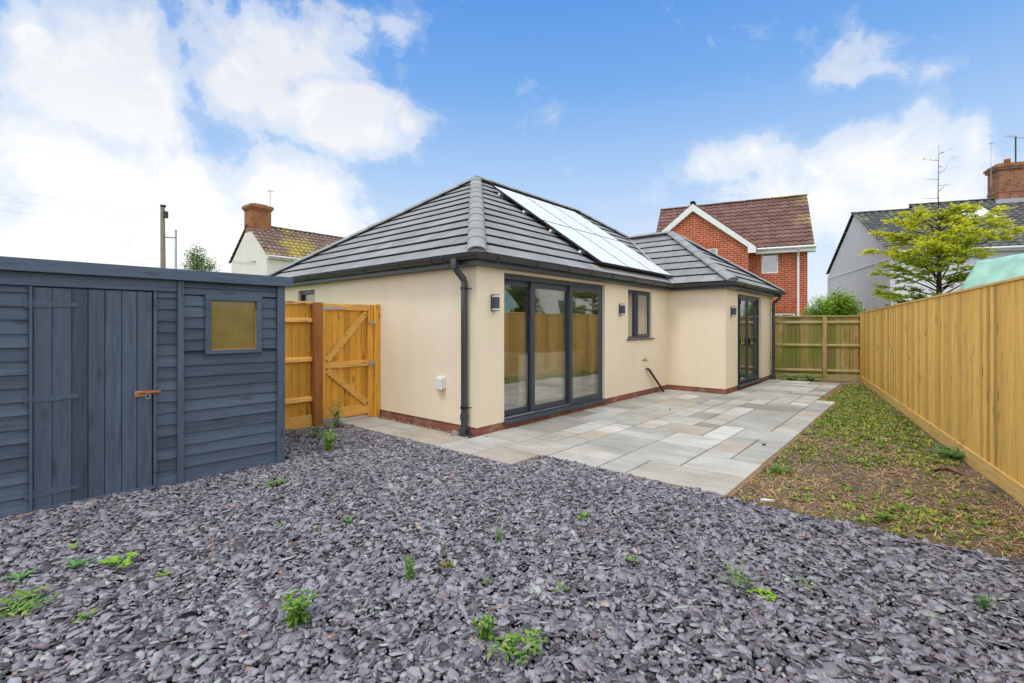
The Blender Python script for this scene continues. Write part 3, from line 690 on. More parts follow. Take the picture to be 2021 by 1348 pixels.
def blades(n, dens, L, W, tilt, seg=3, rosette=1, zo=.0):
    """many small curved leaves over the soil bed; returns V, F"""
    x = rng.uniform(1.2,9.5,n); y = rng.uniform(2,13,n); kp = soil_keep(dens)(x, y); x = x[kp]; y = y[kp]
    x = np.repeat(x, rosette) ; y = np.repeat(y, rosette); n = len(x)
    sizes = np.repeat(rng.uniform(.6,1.3,n//rosette), rosette)
    l = rng.uniform(L[0],L[1],n)*sizes; w_ = rng.uniform(W[0],W[1],n)*sizes; yaw = rng.uniform(0,2*PI,n); el = rng.uniform(tilt[0],tilt[1],n)
    d = np.stack([np.cos(yaw),np.sin(yaw)],-1); pr = np.stack([-d[:,1],d[:,0]],-1)
    t = np.array([0,.45,1.]); wd = np.array([.35,1.,.08])
    out = []
    for k in range(3):
        hx = l*t[k]*np.cos(el); hz = l*(t[k]*np.sin(el) - .35*t[k]**2*np.sin(el)) + zo
        for s_ in (-1,1):
            out.append(np.stack([x+d[:,0]*(hx+.003)+pr[:,0]*s_*w_*wd[k]/2, y+d[:,1]*(hx+.003)+pr[:,1]*s_*w_*wd[k]/2, hz+.006],-1))
    V = np.stack(out,1).reshape(-1,3); q = np.array([(0,1,3,2),(2,3,5,4)]); F = (q[None]+(np.arange(n)*6)[:,None,None]).reshape(-1,4)
    return V, F
V, F = blades(76000, lambda u, v: (rng.random(len(u)) < np.clip(.10+.46*(np.clip((u-1.2)/3,0,1))*np.clip((10.6-u)/2,0,1)+.30*vn(u,v,1.9,2),.03,.8)), (.022,.066), (.012,.028), (.15,1.2), rosette=7)
tag(npmesh('ground_weeds', V, F, MAT['soil_weed']), 'low green weeds growing over the soil strip beside the long fence', 'weeds', kind='stuff')
V, F = blades(34000, lambda u, v: (rng.random(len(u)) < np.clip(.05+.25*vn(u,v,2.1,6),.01,.5)), (.015,.04), (.008,.016), (.2,1.1), rosette=5)
tag(npmesh('yellow_weeds', V, F, MAT['weed_yellow']), 'yellow green seedlings scattered over the soil strip', 'weeds', kind='stuff')
V, F = blades(150000, lambda u, v: (rng.random(len(u)) < np.clip(.36+.30*np.clip((3.5-u)/3,0,1)+.35*vn(u,v,1.9,8),.04,.9)), (.03,.11), (.003,.007), (.0,.5), rosette=2)
tag(npmesh('dry_grass', V, F, MAT['straw']), 'dead brown straw and dry grass lying on the soil strip', 'dry grass', kind='stuff')

# ------------------------------------------------------------------ leaves and plants
def leaf(mb, base, d, L, W, el, droop=.8, lobed=0, seg=4):
    """d: yaw angle, el: elevation"""
    base = Vector(base); h = Vector((math.cos(d), math.sin(d), 0)); s = Vector((-h.y, h.x, 0)); vs = []; p = base.copy(); e = el
    for k in range(seg+1):
        t = k/seg; w_ = W*max(.04, math.sin(PI*min(1,(t*.85+.12)))**.8)*(1 if k < seg else .1)
        if lobed and k % 2: w_ *= 1-lobed
        fold = Vector((0,0,w_*.18))
        vs += [p - s*w_/2 + fold, p, p + s*w_/2 + fold]
        p = p + (h*math.cos(e)+Vector((0,0,math.sin(e))))*(L/seg); e -= droop/seg
    fs = []
    for k in range(seg):
        a = k*3; fs += [(a,a+1,a+4,a+3),(a+1,a+2,a+5,a+4)]
    mb.add(vs, fs)
def weed(label, px, py, kind, size, mat='weed', h=None, n=None, grp='weeds growing through the slate chippings'):
    y = 1384.7/(py-643); x = (px-1010.5)/951*y; R = random; size *= 1.25
    t = thing('weed', label, 'weed', (x, y, .012), R.uniform(0,6), grp)
    L = MB(); St = MB()
    if kind == 'rosette':
        for k in range(n or 14): leaf(L, (0,0,0), k*2.4+R.uniform(-.3,.3), size*R.uniform(.6,1), size*R.uniform(.22,.32), R.uniform(.3,1.1), .9, .25)
        St.tube([(0,0,-.02),(0,0,.015)], .004, 5)
    elif kind == 'round':
        for k in range(n or 9):
            a = k*2.4; r = size*R.uniform(.3,1); q = Vector((math.cos(a)*r, math.sin(a)*r*.6, size*R.uniform(.25,.5)))
            St.tube([(0,0,-.01), q*.5+Vector((0,0,.01)), q], .0018, 4)
            for m_ in range(4): leaf(L, q, a+m_*1.6+R.uniform(-.4,.4), size*R.uniform(.22,.36), size*R.uniform(.2,.3), R.uniform(-.1,.9), .7, .2)
    elif kind == 'bush':
        H_ = h or size*1.2
        for b in range(n or 6):
            a = b*2.4; ln = R.uniform(.25,.9); pts = [Vector((0,0,-.01)), Vector((math.cos(a)*size*.25*ln, math.sin(a)*size*.25*ln, H_*.45)), Vector((math.cos(a)*size*.5*ln, math.sin(a)*size*.5*ln, H_*R.uniform(.7,1)))]
            St.tube(pts, [.003,.0025,.0015], 5)
            for k in range(13):
                q = pts[0].lerp(pts[1], k/6.5) if k < 6.5 else pts[1].lerp(pts[2], (k-6.5)/6)
                leaf(L, q, k*2.4+b, size*R.uniform(.24,.42)*(1.1-k*.04), size*R.uniform(.10,.15), R.uniform(.1,.9), .9, .35)
    elif kind == 'spike':
        for k in range(n or 18): leaf(L, (R.uniform(-.01,.01),R.uniform(-.01,.01),0), k*2.4, size*R.uniform(.5,.9), size*.16, R.uniform(.3,1.3), .8, .3)
        St.tube([(0,0,0),(.01,0,h*.5),(.02,.01,h)], [.003,.002,.001], 5)
        for k in range(8): leaf(L, (.02*k/8,0,h*(.3+.08*k)), k*2.4, .015, .006, .9)
    elif kind == 'grass':
        for k in range(n or 26): a = R.uniform(0,6.3); leaf(L, (R.uniform(-.05,.05),R.uniform(-.04,.04),0), a, size*R.uniform(.6,1.2), .004, R.uniform(.7,1.4), 1.1)
        St.tube([(0,0,-.01),(0,0,.01)], .004, 5)
    elif kind == 'sprawl':
        for b in range(n or 7):
            a = b*PI*2/(n or 7)+R.uniform(-.2,.2); rr = size*R.uniform(.6,1.1)
            pts = [Vector((0,0,0)), Vector((math.cos(a)*rr*.5, math.sin(a)*rr*.35, size*.3)), Vector((math.cos(a)*rr, math.sin(a)*rr*.7, size*.22))]
            St.tube(pts, .0022, 5)
            for k in range(10):
                q = pts[0].lerp(pts[1], k/5) if k < 5 else pts[1].lerp(pts[2], (k-5)/4.5)
                leaf(L, q, a+(1 if k%2 else -1)*1.1, size*R.uniform(.2,.36), size*R.uniform(.1,.16), R.uniform(0,.7), .6, .35)
    L.build('foliage', MAT[mat], t); St.build('stem', MAT['stem_red'] if kind in ('spike',) else MAT['weed_blue'], t)
    return t
random.seed(5)
weed('green rosette weed near the left edge, just above the sprawling yellow green one', 42, 1152, 'rosette', .085, 'weed_blue', n=16)
weed('dark green rosette weed left of the round leaved weed in front of the shed', 152, 1130, 'rosette', .085, 'weed_blue', n=16)
weed('wide weed with bright round leaves below the shed door', 240, 1128, 'round', .10, 'weed_yellow', n=10)
weed('small yellow green weed right of the round leaved weed', 322, 1144, 'rosette', .055, 'weed_yellow', n=9)
weed('sprawling bright green weed touching the left edge of the picture', 30, 1218, 'sprawl', .15, 'weed')
weed('lone green rosette weed between the left edge weed and the tall bushy weed', 172, 1226, 'rosette', .07, 'weed', n=10)
weed('tallest bushy green weed with many jagged leaves in the left foreground', 585, 1240, 'bush', .15, 'weed', h=.16, n=9)
weed('flat low weed above the dark rosette, nearest the shed door', 145, 1090, 'rosette', .06, 'weed', n=9)
weed('low spreading weed in line with the right corner of the shed', 545, 963, 'rosette', .11, 'weed', n=14)
weed('little green weed left of the reddish seedling', 550, 1046, 'rosette', .05, 'weed', n=9)
weed('reddish upright seedling between two small green weeds', 625, 1056, 'bush', .04, 'weed_red', h=.07, n=3)
weed('tiny pale weed just right of the reddish seedling', 651, 1056, 'rosette', .035, 'weed', n=8)
weed('wide flat green weed straight below the gate', 688, 1038, 'rosette', .075, 'weed_blue', n=14)
weed('tiny seedling standing halfway between the gate and the wide flat weed', 655, 1000, 'bush', .04, 'weed_yellow', h=.06, n=2)
weed('tall leaning green weed left of the weed with the reddish stalk', 808, 1152, 'bush', .09, 'weed', h=.16, n=5)
weed('weed with one tall reddish flower stalk rising from a green tuft', 885, 1128, 'spike', .07, 'weed_red', h=.17)
weed('upright two tiered weed in the middle of the slate', 985, 1075, 'bush', .07, 'weed', h=.12, n=4)
weed('small star shaped weed below the upright two tiered weed', 963, 1160, 'rosette', .05, 'weed', n=9)
weed('small weed right of the star shaped weed, above the two foreground weeds', 1110, 1172, 'rosette', .055, 'weed', n=9)
weed('pale green weed below the patio step, farthest from the camera', 1152, 1028, 'rosette', .07, 'weed', n=10)
weed('lone green weed on the slate below the front corner of the patio', 1247, 1116, 'rosette', .06, 'weed', n=12)
weed('upright jagged foreground weed, left one of the close pair', 960, 1268, 'bush', .11, 'weed', h=.11, n=6)
weed('sprawling jagged foreground weed, right one of the close pair', 1025, 1296, 'sprawl', .12, 'weed', n=8)
weed('thin wispy grass tuft in the right foreground', 1462, 1165, 'grass', .13, 'weed', n=34)
weed('bright clover like clump just below the wispy grass tuft', 1508, 1190, 'round', .06, 'weed_yellow', n=18)
weed('low flat grassy weed right of the clover like clump', 1585, 1172, 'grass', .07, 'weed', n=18)
weed('pale leafy weed near the right edge below the dry soil', 1940, 1206, 'bush', .07, 'weed_blue', h=.08, n=4)
weed('slanting green sprig in the right foreground', 1850, 1232, 'sprawl', .05, 'weed', n=3)
weed('tall narrow weed in front of the brown gate post', 622, 868, 'bush', .14, 'weed', h=.20, n=5)
weed('bright bushy weed in the slate before the gate', 650, 893, 'bush', .19, 'weed_yellow', h=.27, n=8)
weed('thin leafy weed climbing in front of the bottom of the gate', 664, 848, 'bush', .22, 'weed_blue', h=.42, n=5)
weed('small pale weed to the left of the tall leaning weed', 722, 1090, 'rosette', .04, 'weed', n=8)
weed('single green tuft on the front edge of the soil strip', 1745, 1030, 'rosette', .10, 'weed', n=16, grp='weeds on the soil strip')
weed('rounded green clump at the corner of patio and soil', 1540, 934, 'sprawl', .12, 'weed', n=9, grp='weeds on the soil strip')
weed('dark green leafy clump against the foot of the long fence', 1880, 905, 'sprawl', .20, 'weed_blue', n=12, grp='weeds on the soil strip')
for (a, b, l) in ((1600,753,'green creeping weed at the foot of the mossy fence, left of its post'),(1562,752,'darker creeping weed at the mossy fence beside the bungalow downpipe')):
    weed(l, a, b, 'sprawl', .28, 'weed_blue', n=12, grp='weeds at the mossy fence')

# twigs and litter
def stick(name, label, pts, r, mat):
    m = MB(); m.tube(pts, r, 5); o = m.build(name, MAT[mat], smooth=True); tag(o, label, 'twig'); return o
def G_(px, py, z=.035): y = 1384.7/(py-643); return Vector(((px-1010.5)/951*y, y, z))
stick('twig', 'thin curved pale twig lying on the slate below the shed window', [G_(405,1062,.03),G_(420,1085,.05),G_(421,1100,.045),G_(405,1118,.03)], [.002,.003,.003,.001], 'bare_wood')
stick('twig', 'long thin brown twig on the slate in front of the patio', [G_(1140,1066),G_(1180,1063,.045),G_(1215,1056,.04)], [.001,.0025,.001], 'bare_wood')
stick('twig', 'dark broken stick on the soil near the long fence', [G_(1835,935,.02),G_(1865,930,.03),G_(1900,942,.02)], [.012,.018,.008], 'bark')
m = MB(); m.box(-.07,.07,-.025,.025,.01,.03); o = m.build('offcut', MAT['bare_wood'], loc=G_(55,1022,.0), rz=.6, bev=.004); tag(o, 'orange brown wooden offcut lying at the foot of the shed', 'wood offcut')
m = MB(); m.tube([(0,-.03,.045),(0,.03,.045)],.045,12); m.tube([(0,-.034,.045),(0,-.03,.045)],.03,12); o = m.build('pipe_cap', MAT['galv'], loc=G_(898,863,0), rz=.5, smooth=False); tag(o, 'small round grey pipe cap lying beside the downpipe foot', 'pipe cap')
for i, (px, py, l, s) in enumerate(((1322,811,'small dark pebble on the paving before the waste pipe',.018),(1508,882,'small dark lump on the grey paving near the soil edge',.022),(1623,787,'small dark pebble at the notched edge of the far paving',.02),(960,866,'tiny dark pebble on the paving at the bungalow corner',.012))):
    m = MB(); m.tube([(0,0,.0),(0,0,s*.5),(0.002,0,s*.8)],[s,s*.9,s*.4],7); o = m.build('pebble', MAT['black_plastic'], loc=G_(px,py,.022)); tag(o, l, 'pebble', 'pebbles on the paving')
m = MB(); m.prism([(-.05,-.01),(-.01,-.025),(.06,-.01),(.05,.015),(-.02,.02)], .02); o = m.build('stone', MAT['white_plastic'], loc=G_(1513,990,.0), rz=-.3); tag(o, 'white sliver of stone on the soil by the patio corner', 'stone')
m = MB(); m.prism([(-.08,-.03),(.05,-.04),(.09,.0),(.02,.04),(-.06,.03)], .03); o = m.build('stone', MAT['stone'], loc=G_(1744,870,.0), rz=.2); tag(o, 'pale flat stone among the green weeds of the soil strip', 'stone')

# ------------------------------------------------------------------ shed
shed = thing('shed', 'blue grey painted wooden shed with a plank door and a small yellowed window', 'shed', S0, SA)
XE = 2.6; s = MB()
def siding(a0, a1, z0, z1, pit=.104):
    z = z0
    while z < z1-.01:
        t = min(pit, z1-z); j = random.uniform(-.003,.003); sl_ = random.uniform(-.004,.004)
        vs = [(a0,-.02,z),(a1,-.02,z),(a1,.022+j,z+sl_),(a0,.022+j,z-sl_),(a0,-.02,z+t),(a1,-.02,z+t),(a1,.004,z+t+.006),(a0,.004,z+t+.006)]
        s.add(vs, [(0,1,2,3),(4,7,6,5),(3,2,6,7),(1,5,6,2),(0,3,7,4)])
        z += pit
siding(.072,.897,.045,1.186); siding(.072,.224,1.225,1.73); siding(.727,.897,1.225,1.73); siding(.072,.897,1.752,1.87,.06)
siding(.949,1.102,.045,1.76); siding(1.907,XE,.045,1.76)
s.box(.224,.727,-.02,.018,1.14,1.186)
s.box(-.02,XE,-.025,-.021,.03,1.87)
s.build('siding', MAT['shed_x'], shed)
MB().box(.949,XE,-.02,.03,1.765,1.87).build('header_board', MAT['shed_x'], shed, bev=.003)
MB().box(-.02,XE,-.02,.03,-.03,.045).build('base_board', MAT['shed_x'], shed, bev=.003)
m = MB(); m.box(-.005,.07,-.03,.045,0,1.87); m.box(.899,.948,-.018,.05,0,1.87); m.box(1.104,1.127,-.018,.045,.02,1.76); m.box(1.885,1.905,-.018,.045,.02,1.76); m.each('trim', MAT['shed_z'], shed, bev=.003)
m = MB(); m.box(-.005,.03,-1.8,-.03,0,1.85); m.box(XE-.03,XE,-1.8,-.03,0,1.85); m.box(.03,XE-.03,-1.8,-1.77,0,1.75); m.each('side_wall', MAT['shed_x'], shed)
m = MB(); m.prism([(.07,1.872),(-1.9,1.80),(-1.9,1.83),(.07,1.955)], XE+.15, o=(-.06,0,0), ax=((0,1,0),(0,0,1),(1,0,0))); m.build('roof', MAT['anthracite'], shed)
MB().box(-.07,XE+.12,.071,.092,1.868,1.968).build('fascia_board', MAT['shed_x'], shed, bev=.003)
# window
m = MB(); m.box(.224,.727,.0,.045,1.70,1.756); m.box(.224,.727,.0,.045,1.186,1.222); m.box(.224,.273,.0,.042,1.222,1.70); m.box(.681,.727,.0,.042,1.222,1.70)
wn = m.build('window', MAT['shed_x'], shed, bev=.003)
MB().box(.273,.681,.004,.012,1.222,1.70).build('pane', MAT['olive_pane'], wn)
m = MB(); m.box(.273,.681,.012,.03,1.222,1.232); m.box(.273,.281,.012,.03,1.232,1.62); m.each('bare_bead', MAT['bare_wood'], wn)
# door
sd = MB(); xs = [1.131,1.24,1.345,1.455,1.56,1.66,1.775,1.882]
for a, b in zip(xs[:-1], xs[1:]):
    j = random.uniform(-.002,.002); gp_ = .006 if a == 1.56 else random.choice((.002,.003,.004)); sd.box(a+gp_,b-.0015,.0+j,.024+j,.02+random.uniform(0,.01),1.752)
sdr = sd.build('door', MAT['shed_z'], shed, bev=.002)
MB().box(1.133,1.880,-.012,-.004,.03,1.75).build('backing', MAT['bare_wood'], sdr)
for z in (1.625,.89,.158):
    m = MB(); m.prism([(1.93,-.03),(1.93,.03),(1.895,.03),(1.62,.014),(1.62,-.014),(1.895,-.03)], .004, o=(0,.0262,z), ax=((1,0,0),(0,0,1),(0,1,0)))
    m.tube([(1.89,.034,z-.03),(1.89,.034,z+.03)],.008,8); m.build('hinge', MAT['shed_x'], sdr)
for z in (1.66,.19):
    m = MB(); m.box(1.10,1.128,.045,.052,z-.03,z+.03); m.tube([(1.115,.055,z-.03),(1.115,.055,z+.03)],.007,8); m.build('keeper_plate', MAT['shed_x'], sdr)
m = MB(); m.box(1.165,1.258,.026,.038,.84,.888); o = m.build('latch_plate', MAT['bare_wood'], sdr, bev=.003)
m = MB(); m.tube([(1.09,.058,.872),(1.24,.045,.872)],.009,8); m.box(1.075,1.10,.048,.062,.86,.89); m.box(1.12,1.2,.038,.046,.855,.89); m.build('bolt', MAT['rust'], o)
m = MB(); pts = [(1.17+.018*math.cos(a), .05, .84+.022*math.sin(a)) for a in [PI*2*k/12 for k in range(13)]]; m.tube(pts,.004,6,cap=False); m.build('ring', MAT['galv'], o, smooth=True)

# ------------------------------------------------------------------ timber fences
def board_run(x0, x1, z0, z1f, pitch, yb, yf, thick=(.013,.005), zj=.004):
    m = MB(); x = x0
    while x < x1-.01:
        wv = min(pitch, x1-x); j = random.uniform(-zj, zj); k = random.uniform(-.002,.002)
        a = x+.001; b = x+wv+.014
        zt = z1f(x)+j if callable(z1f) else z1f+j
        vs = [(a,yb,z0),(b,yb,z0),(b,yb+(yf-yb)*.45+k*np.sign(yf-yb),z0),(a,yf,z0),(a,yb,zt),(b,yb,zt),(b,yb+(yf-yb)*.45+k,zt),(a,yf,zt)]
        m.add(vs, [(0,1,2,3),(4,7,6,5),(0,4,5,1),(1,5,6,2),(2,6,7,3),(3,7,4,0)]); x += wv
    return m
# long golden fence on the right: local x runs from the far corner towards the camera
FA = Vector((9.17,12.70,0)); FB = Vector((4.14,3.90,0)); fd_ = (FB-FA).normalized(); fa = math.atan2(fd_.y, fd_.x)
lf = thing('long_fence', 'long pale golden close boarded fence running along the right side', 'fence', FA, fa)
FL = 16.4; topf = lambda x: 1.775 + .0055*x
# yard side is local -y (x towards camera, yard on its right)
board_run(0, FL, .16, topf, .093, 0.016, 0.0, zj=.004).build('board_panel', MAT['fence_gold'], lf)
nb = 0
for i in range(6):
    a = i*2.9; b = min(FL, a+2.895)
    MB().box(a+.002,b,-.012,.02,-.03,.158).build('gravel_board', MAT['fence_gold_x'], lf, bev=.003)
    m = MB(); zt = topf(a)+.006; zt2 = topf(b)+.006
    m.add([(a,-.014,zt),(b,-.014,zt2),(b,.04,zt2),(a,.04,zt),(a,-.014,zt+.022),(b,-.014,zt2+.022),(b,.04,zt2+.03),(a,.04,zt+.03)],[(0,3,2,1),(4,5,6,7),(0,1,5,4),(1,2,6,5),(2,3,7,6),(3,0,4,7)])
    m.build('capping', MAT['fence_gold_x'], lf)
    MB().box(a+.0,a+.1,.025,.12,-.1,topf(a)-.005).build('post', MAT['fence_gold'], lf)
    for z in (.35,.95,1.55): MB().box(a+.1,b,.021,.06,z,z+.075).build('rail', MAT['fence_gold_x'], lf)
# mossy back fence seen from its rail side
BA = Vector((7.15,13.35,0)) + Vector((.952,-.306,0))*(-.42); ba = math.atan2(-.306,.952)
bf = thing('mossy_fence', 'old mossy green close boarded fence across the back of the garden', 'fence', BA, ba)
board_run(0,2.62,.15,1.70,.105,.035,.05).build('board_panel', MAT['mossy_z'], bf)
for a, b in ((0,1.67),(1.78,2.54)):
    for z in (1.55,.93,.25):
        m = MB(); m.prism([(0.034,z-.035),(0.034,z+.04),(-.005,z+.012),(-.008,z-.02)], b-a, o=(a,0,0), ax=((0,1,0),(0,0,1),(1,0,0))); m.build('rail', MAT['mossy_x'], bf)
    MB().box(a,b,.005,.03,-.02,.15).build('gravel_board', MAT['mossy_x'], bf, bev=.002)
MB().box(0,2.6,-.01,.07,1.70,1.735).build('capping', MAT['mossy_x'], bf, bev=.003)
for a in (1.675,2.545): MB().box(a,a+.1,-.045,.033,-.1,1.74 if a < 2 else 1.78).build('post', MAT['mossy_z'], bf, bev=.004)
# short fence between shed and gate; local x = D1, rails towards the camera (-y)
def HL(name, label, cat, grp=None): return thing(name, label, cat, H(0,2.21), TH, grp)
sf = HL('side_fence', 'short orange timber fence between the shed and the gate', 'fence')
board_run(-2.75,-1.105,.19,1.765,.105,.03,.016).build('board_panel', MAT['orange_z'], sf)
for z in (1.54,.985,.42):
    m = MB(); m.prism([(.015,z-.045),(.015,z+.035),(-.03,z+.01),(-.035,z-.03)], 1.62, o=(-2.73,0,0), ax=((0,1,0),(0,0,1),(1,0,0))); m.build('rail', MAT['orange_x'], sf)
MB().box(-2.73,-1.105,-.012,.016,-.03,.188).build('gravel_board', MAT['orange_x'], sf, bev=.003)
MB().box(-2.73,-1.09,-.03,.05,1.77,1.80).build('capping', MAT['orange_x'], sf, bev=.003)
gp = HL('gate_post', 'reddish brown hanging post left of the gate', 'gate post')
MB().box(-1.105,-.985,-.10,.02,-.1,1.79).build('shaft', MAT['post_brown'], gp, bev=.005)
gp2 = HL('gate_post', 'slim orange closing post of the gate fixed to the bungalow wall', 'gate post')
MB().box(-.10,-.004,-.06,.035,-.1,1.80).build('shaft', MAT['orange_z'], gp2, bev=.012)
gate = HL('side_gate', 'orange timber ledged and braced garden gate with two diagonal braces', 'gate')
board_run(-.975,-.115,.06,1.77,.096,.03,.012,zj=.001).build('board_panel', MAT['orange_z'], gate)
for a, b in ((-.978,-.905),(-.20,-.112)): MB().box(a,b,-.033,.0115,.04,1.785).build('stile', MAT['orange_z'], gate, bev=.003)
for a, b in ((1.69,1.784),(.83,.925),(.09,.235)): MB().box(-.904,-.201,-.028,.0115,a,b).build('rail', MAT['orange_x'], gate, bev=.003)
for p_, q_ in (((-.88,-.006,.95),(-.225,-.006,1.665)),((-.88,-.006,.81),(-.225,-.006,.26))):
    MB().bar(p_, q_, .09, .026, up=(0,1,0)).build('brace', MAT['orange_x'], gate, bev=.002) if False else MB().bar(p_, q_, .028, .09, up=(0,0,1)).build('brace', MAT['orange_x'], gate)
for z in (1.715,.085):
    m = MB(); m.prism([(-1.06,-.022),(-1.06,.022),(-.96,.028),(-.6,.012),(-.6,-.012),(-.96,-.028)], .006, o=(0,-.041,z), ax=((1,0,0),(0,0,1),(0,1,0))); m.tube([(-.985,-.045,z-.035),(-.985,-.045,z+.035)],.009,8)
    m.build('strap_hinge', MAT['galv'], gate)
for z in (1.50,.87):
    m = MB(); m.box(-.21,-.06,-.042,-.034,z-.018,z+.018); m.tube([(-.22,-.052,z),(-.05,-.052,z)],.008,8); m.box(-.17,-.155,-.066,-.042,z-.02,z+.02); m.build('bolt', MAT['galv'], gate)
m = MB(); pts = [(-.17+.028*math.cos(a), -.06, .82+.035*math.sin(a)) for a in [PI*2*k/14 for k in range(15)]]; m.tube(pts,.005,6,cap=False); m.build('ring_latch', MAT['galv'], gate, smooth=True)

# ------------------------------------------------------------------ neighbouring houses
def pantiles(mb, A_, B_, C_, D_, tw=.30, g=.33, amp=.05, th=.045, hole=None):
    """A-B eave, D-C ridge; wave-profiled courses"""
    A_, B_, C_, D_ = map(Vector, (A_, B_, C_, D_)); L = (D_-A_).length; W = (B_-A_).length; nr = max(1, round(L/g)); nw = max(1, round(W/tw))
    up = (B_-A_).cross(D_-A_).normalized()
    if up.z < 0: up = -up
    for r in range(nr):
        for c in range(nw):
            j = random.uniform(-.004,.004); vs = []
            for e, lift in ((r/nr, th), ((r+1.12)/nr if r < nr-1 else 1., .0)):
                for k in range(5):
                    s_ = (c+k/4)/nw; p_ = A_.lerp(B_, s_).lerp(D_.lerp(C_, s_), e); vs.append(p_ + up*(lift + amp*(.5-.5*math.cos(2*PI*(k/4)))*(1 if k != 2 else 1.15) + j))
            for k in range(5): vs.append(Vector(vs[k]) - up*(th+.02))
            mb.add(vs, [(k,k+1,6+k,5+k) for k in range(4)] + [(10+k,11+k,k+1,k) for k in range(4)])
def frame_window(parent, ax, a0, a1, z0, z1, f, depth, fm, gm, cross=True, curtain=None):
    """window on the plane f (outer face), going inwards by depth (signed)"""
    m = MB(); t = .07; o0, o1 = sorted((f, f+depth))
    def B(p_, q_, r_, s_, e=0): m.box(p_, q_, o0, o1, r_, s_) if ax == 'x' else m.box(o0, o1, p_, q_, r_, s_)
    B(a0,a0+t,z0,z1); B(a1-t,a1,z0,z1); B(a0+t,a1-t,z0,z0+t); B(a0+t,a1-t,z1-t,z1)
    if cross: B((a0+a1)/2-.03,(a0+a1)/2+.03,z0+t,z1-t)
    o = m.build('window', fm, parent); g_ = MB(); mid = f+depth*.6
    lo, hi = sorted((mid, mid+depth*.1))
    g_.box(a0+t,a1-t,lo,hi,z0+t,z1-t) if ax == 'x' else g_.box(lo,hi,a0+t,a1-t,z0+t,z1-t)
    g_.build('pane', gm, o); return o
def m_far_glass():
    n = NT('far_window_glass'); n.fin((.10,.12,.14), .05, 1.); n.b.inputs['Coat Weight'].default_value = 1; n.b.inputs['Coat IOR'].default_value = 2.3; return n.m
MAT['far_glass'] = m_far_glass()
# red brick house behind
rt = math.atan2(-.436,.9); RO = Vector((7.28,25.14,0))
rh = thing('red_brick_house', 'two storey red brick house with a white edged gable and brown pantile roof', 'house', RO, rt)
w = MB(); OP = [(5.11,5.81,3.96,4.97),(5.35,6.5,1.0,2.05)]
wall(w, 'x', .3,.6, 4.6,7.0, 3,5.14, OP[:1]); wall(w, 'x', .3,.6, 4.6,7.0, 0,3, OP[1:]); w.box(.15,4.6,.3,.6,0,5.1); w.box(6.7,7.0,.6,5.7,0,5.1); w.box(.15,.45,.6,5.7,0,5.1); w.box(.45,6.7,5.4,5.7,0,5.1)
OG = (2.0,3.21,3.9,5.15)
wall(w, 'x', -1.0,-.75, -.3,4.55, 0,5.2, [OG]); w.prism([(-.3,5.2),(4.55,5.2),(2.125,7.12)], .25, o=(0,-1.0,0), ax=((1,0,0),(0,0,1),(0,1,0)))
w.box(4.3,4.55,-.75,.3,0,5.2); w.box(-.3,-.05,-.75,.3,0,5.2)
for xx in (.15,6.75): w.prism([(.3,5.1),(5.7,5.1),(3.0,7.85)], .25, o=(xx,0,0), ax=((0,1,0),(0,0,1),(1,0,0)))
w.build('wall', MAT['red_brick'], rh)
r_ = MB(); pantiles(r_, (0,0,5.16),(7.25,0,5.16),(7.25,3,8.1),(0,3,8.1)); pantiles(r_, (0,6,5.16),(7.25,6,5.16),(7.25,3,8.1),(0,3,8.1))
pantiles(r_, (4.85,-1.15,5.08),(4.85,2.0,5.08),(2.125,2.0,7.33),(2.125,-1.15,7.33)); pantiles(r_, (-.6,-1.15,5.08),(-.6,2.0,5.08),(2.125,2.0,7.33),(2.125,-1.15,7.33))
r_.add([(0,0,5.12),(7.25,0,5.12),(7.25,3,8.06),(0,3,8.06)],[(0,1,2,3)])
rf = r_.build('roof', MAT['brown_tile'], rh)
m = MB(); ridge_run(m, (0,3,8.16),(7.25,3,8.16),.4,.13); ridge_run(m, (2.125,-1.17,7.40),(2.125,2.2,7.40),.4,.13); m.build('ridge_tile_run', MAT['lichen_tile'], rf)
m = MB()
for sx in (-1,1):
    x1 = 2.125+sx*2.72; a = (2.125,-1.16,7.30); 
    m.add([(2.125,-1.17,7.32),(x1,-1.17,5.07),(x1,-1.17,4.80),(x1-sx*.34,-1.17,4.80),(x1-sx*.34,-1.17,5.08),(2.125,-1.17,6.98),(2.125,-1.0,7.32),(x1,-1.0,5.07),(x1,-1.0,4.80),(x1-sx*.34,-1.0,4.80),(x1-sx*.34,-1.0,5.08),(2.125,-1.0,6.98)],
        [(0,1,2,3,4,5),(6,11,10,9,8,7),(0,6,7,1),(1,7,8,2),(2,8,9,3),(3,9,10,4),(4,10,11,5)])
m.build('bargeboard', MAT['white_plastic'], rh)
m = MB(); m.box(4.85,7.3,-.02,.0,4.88,5.08); m.box(4.85,7.3,0,.3,4.88,4.91); m.box(7.0,7.3,0,.3,4.86,5.1); m.build('fascia', MAT['white_plastic'], rh)
m = MB(); m.tube([(4.7,-.10,5.09),(7.32,-.10,5.09)],.06,8); m.build('gutter', MAT['white_plastic'], rh)
m = MB(); m.tube([(6.62,-.1,5.05),(6.62,.1,4.85),(6.62,.22,4.7),(6.62,.22,.1)],.055,8); m.build('downpipe', MAT['white_plastic'], rh)
frame_window(rh,'x',*OP[0],.32,.14,MAT['white_plastic'],MAT['far_glass'],False); frame_window(rh,'x',*OP[1],.32,.14,MAT['white_plastic'],MAT['far_glass']); frame_window(rh,'x',*OG,-.98,.14,MAT['white_plastic'],MAT['far_glass'])
MAT['soldier'] = M_brick('soldier_brick', (.52,.11,.035), (.40,.07,.025), (.62,.40,.28), bw=.085, bh=.5, ms=.018)
m = MB()
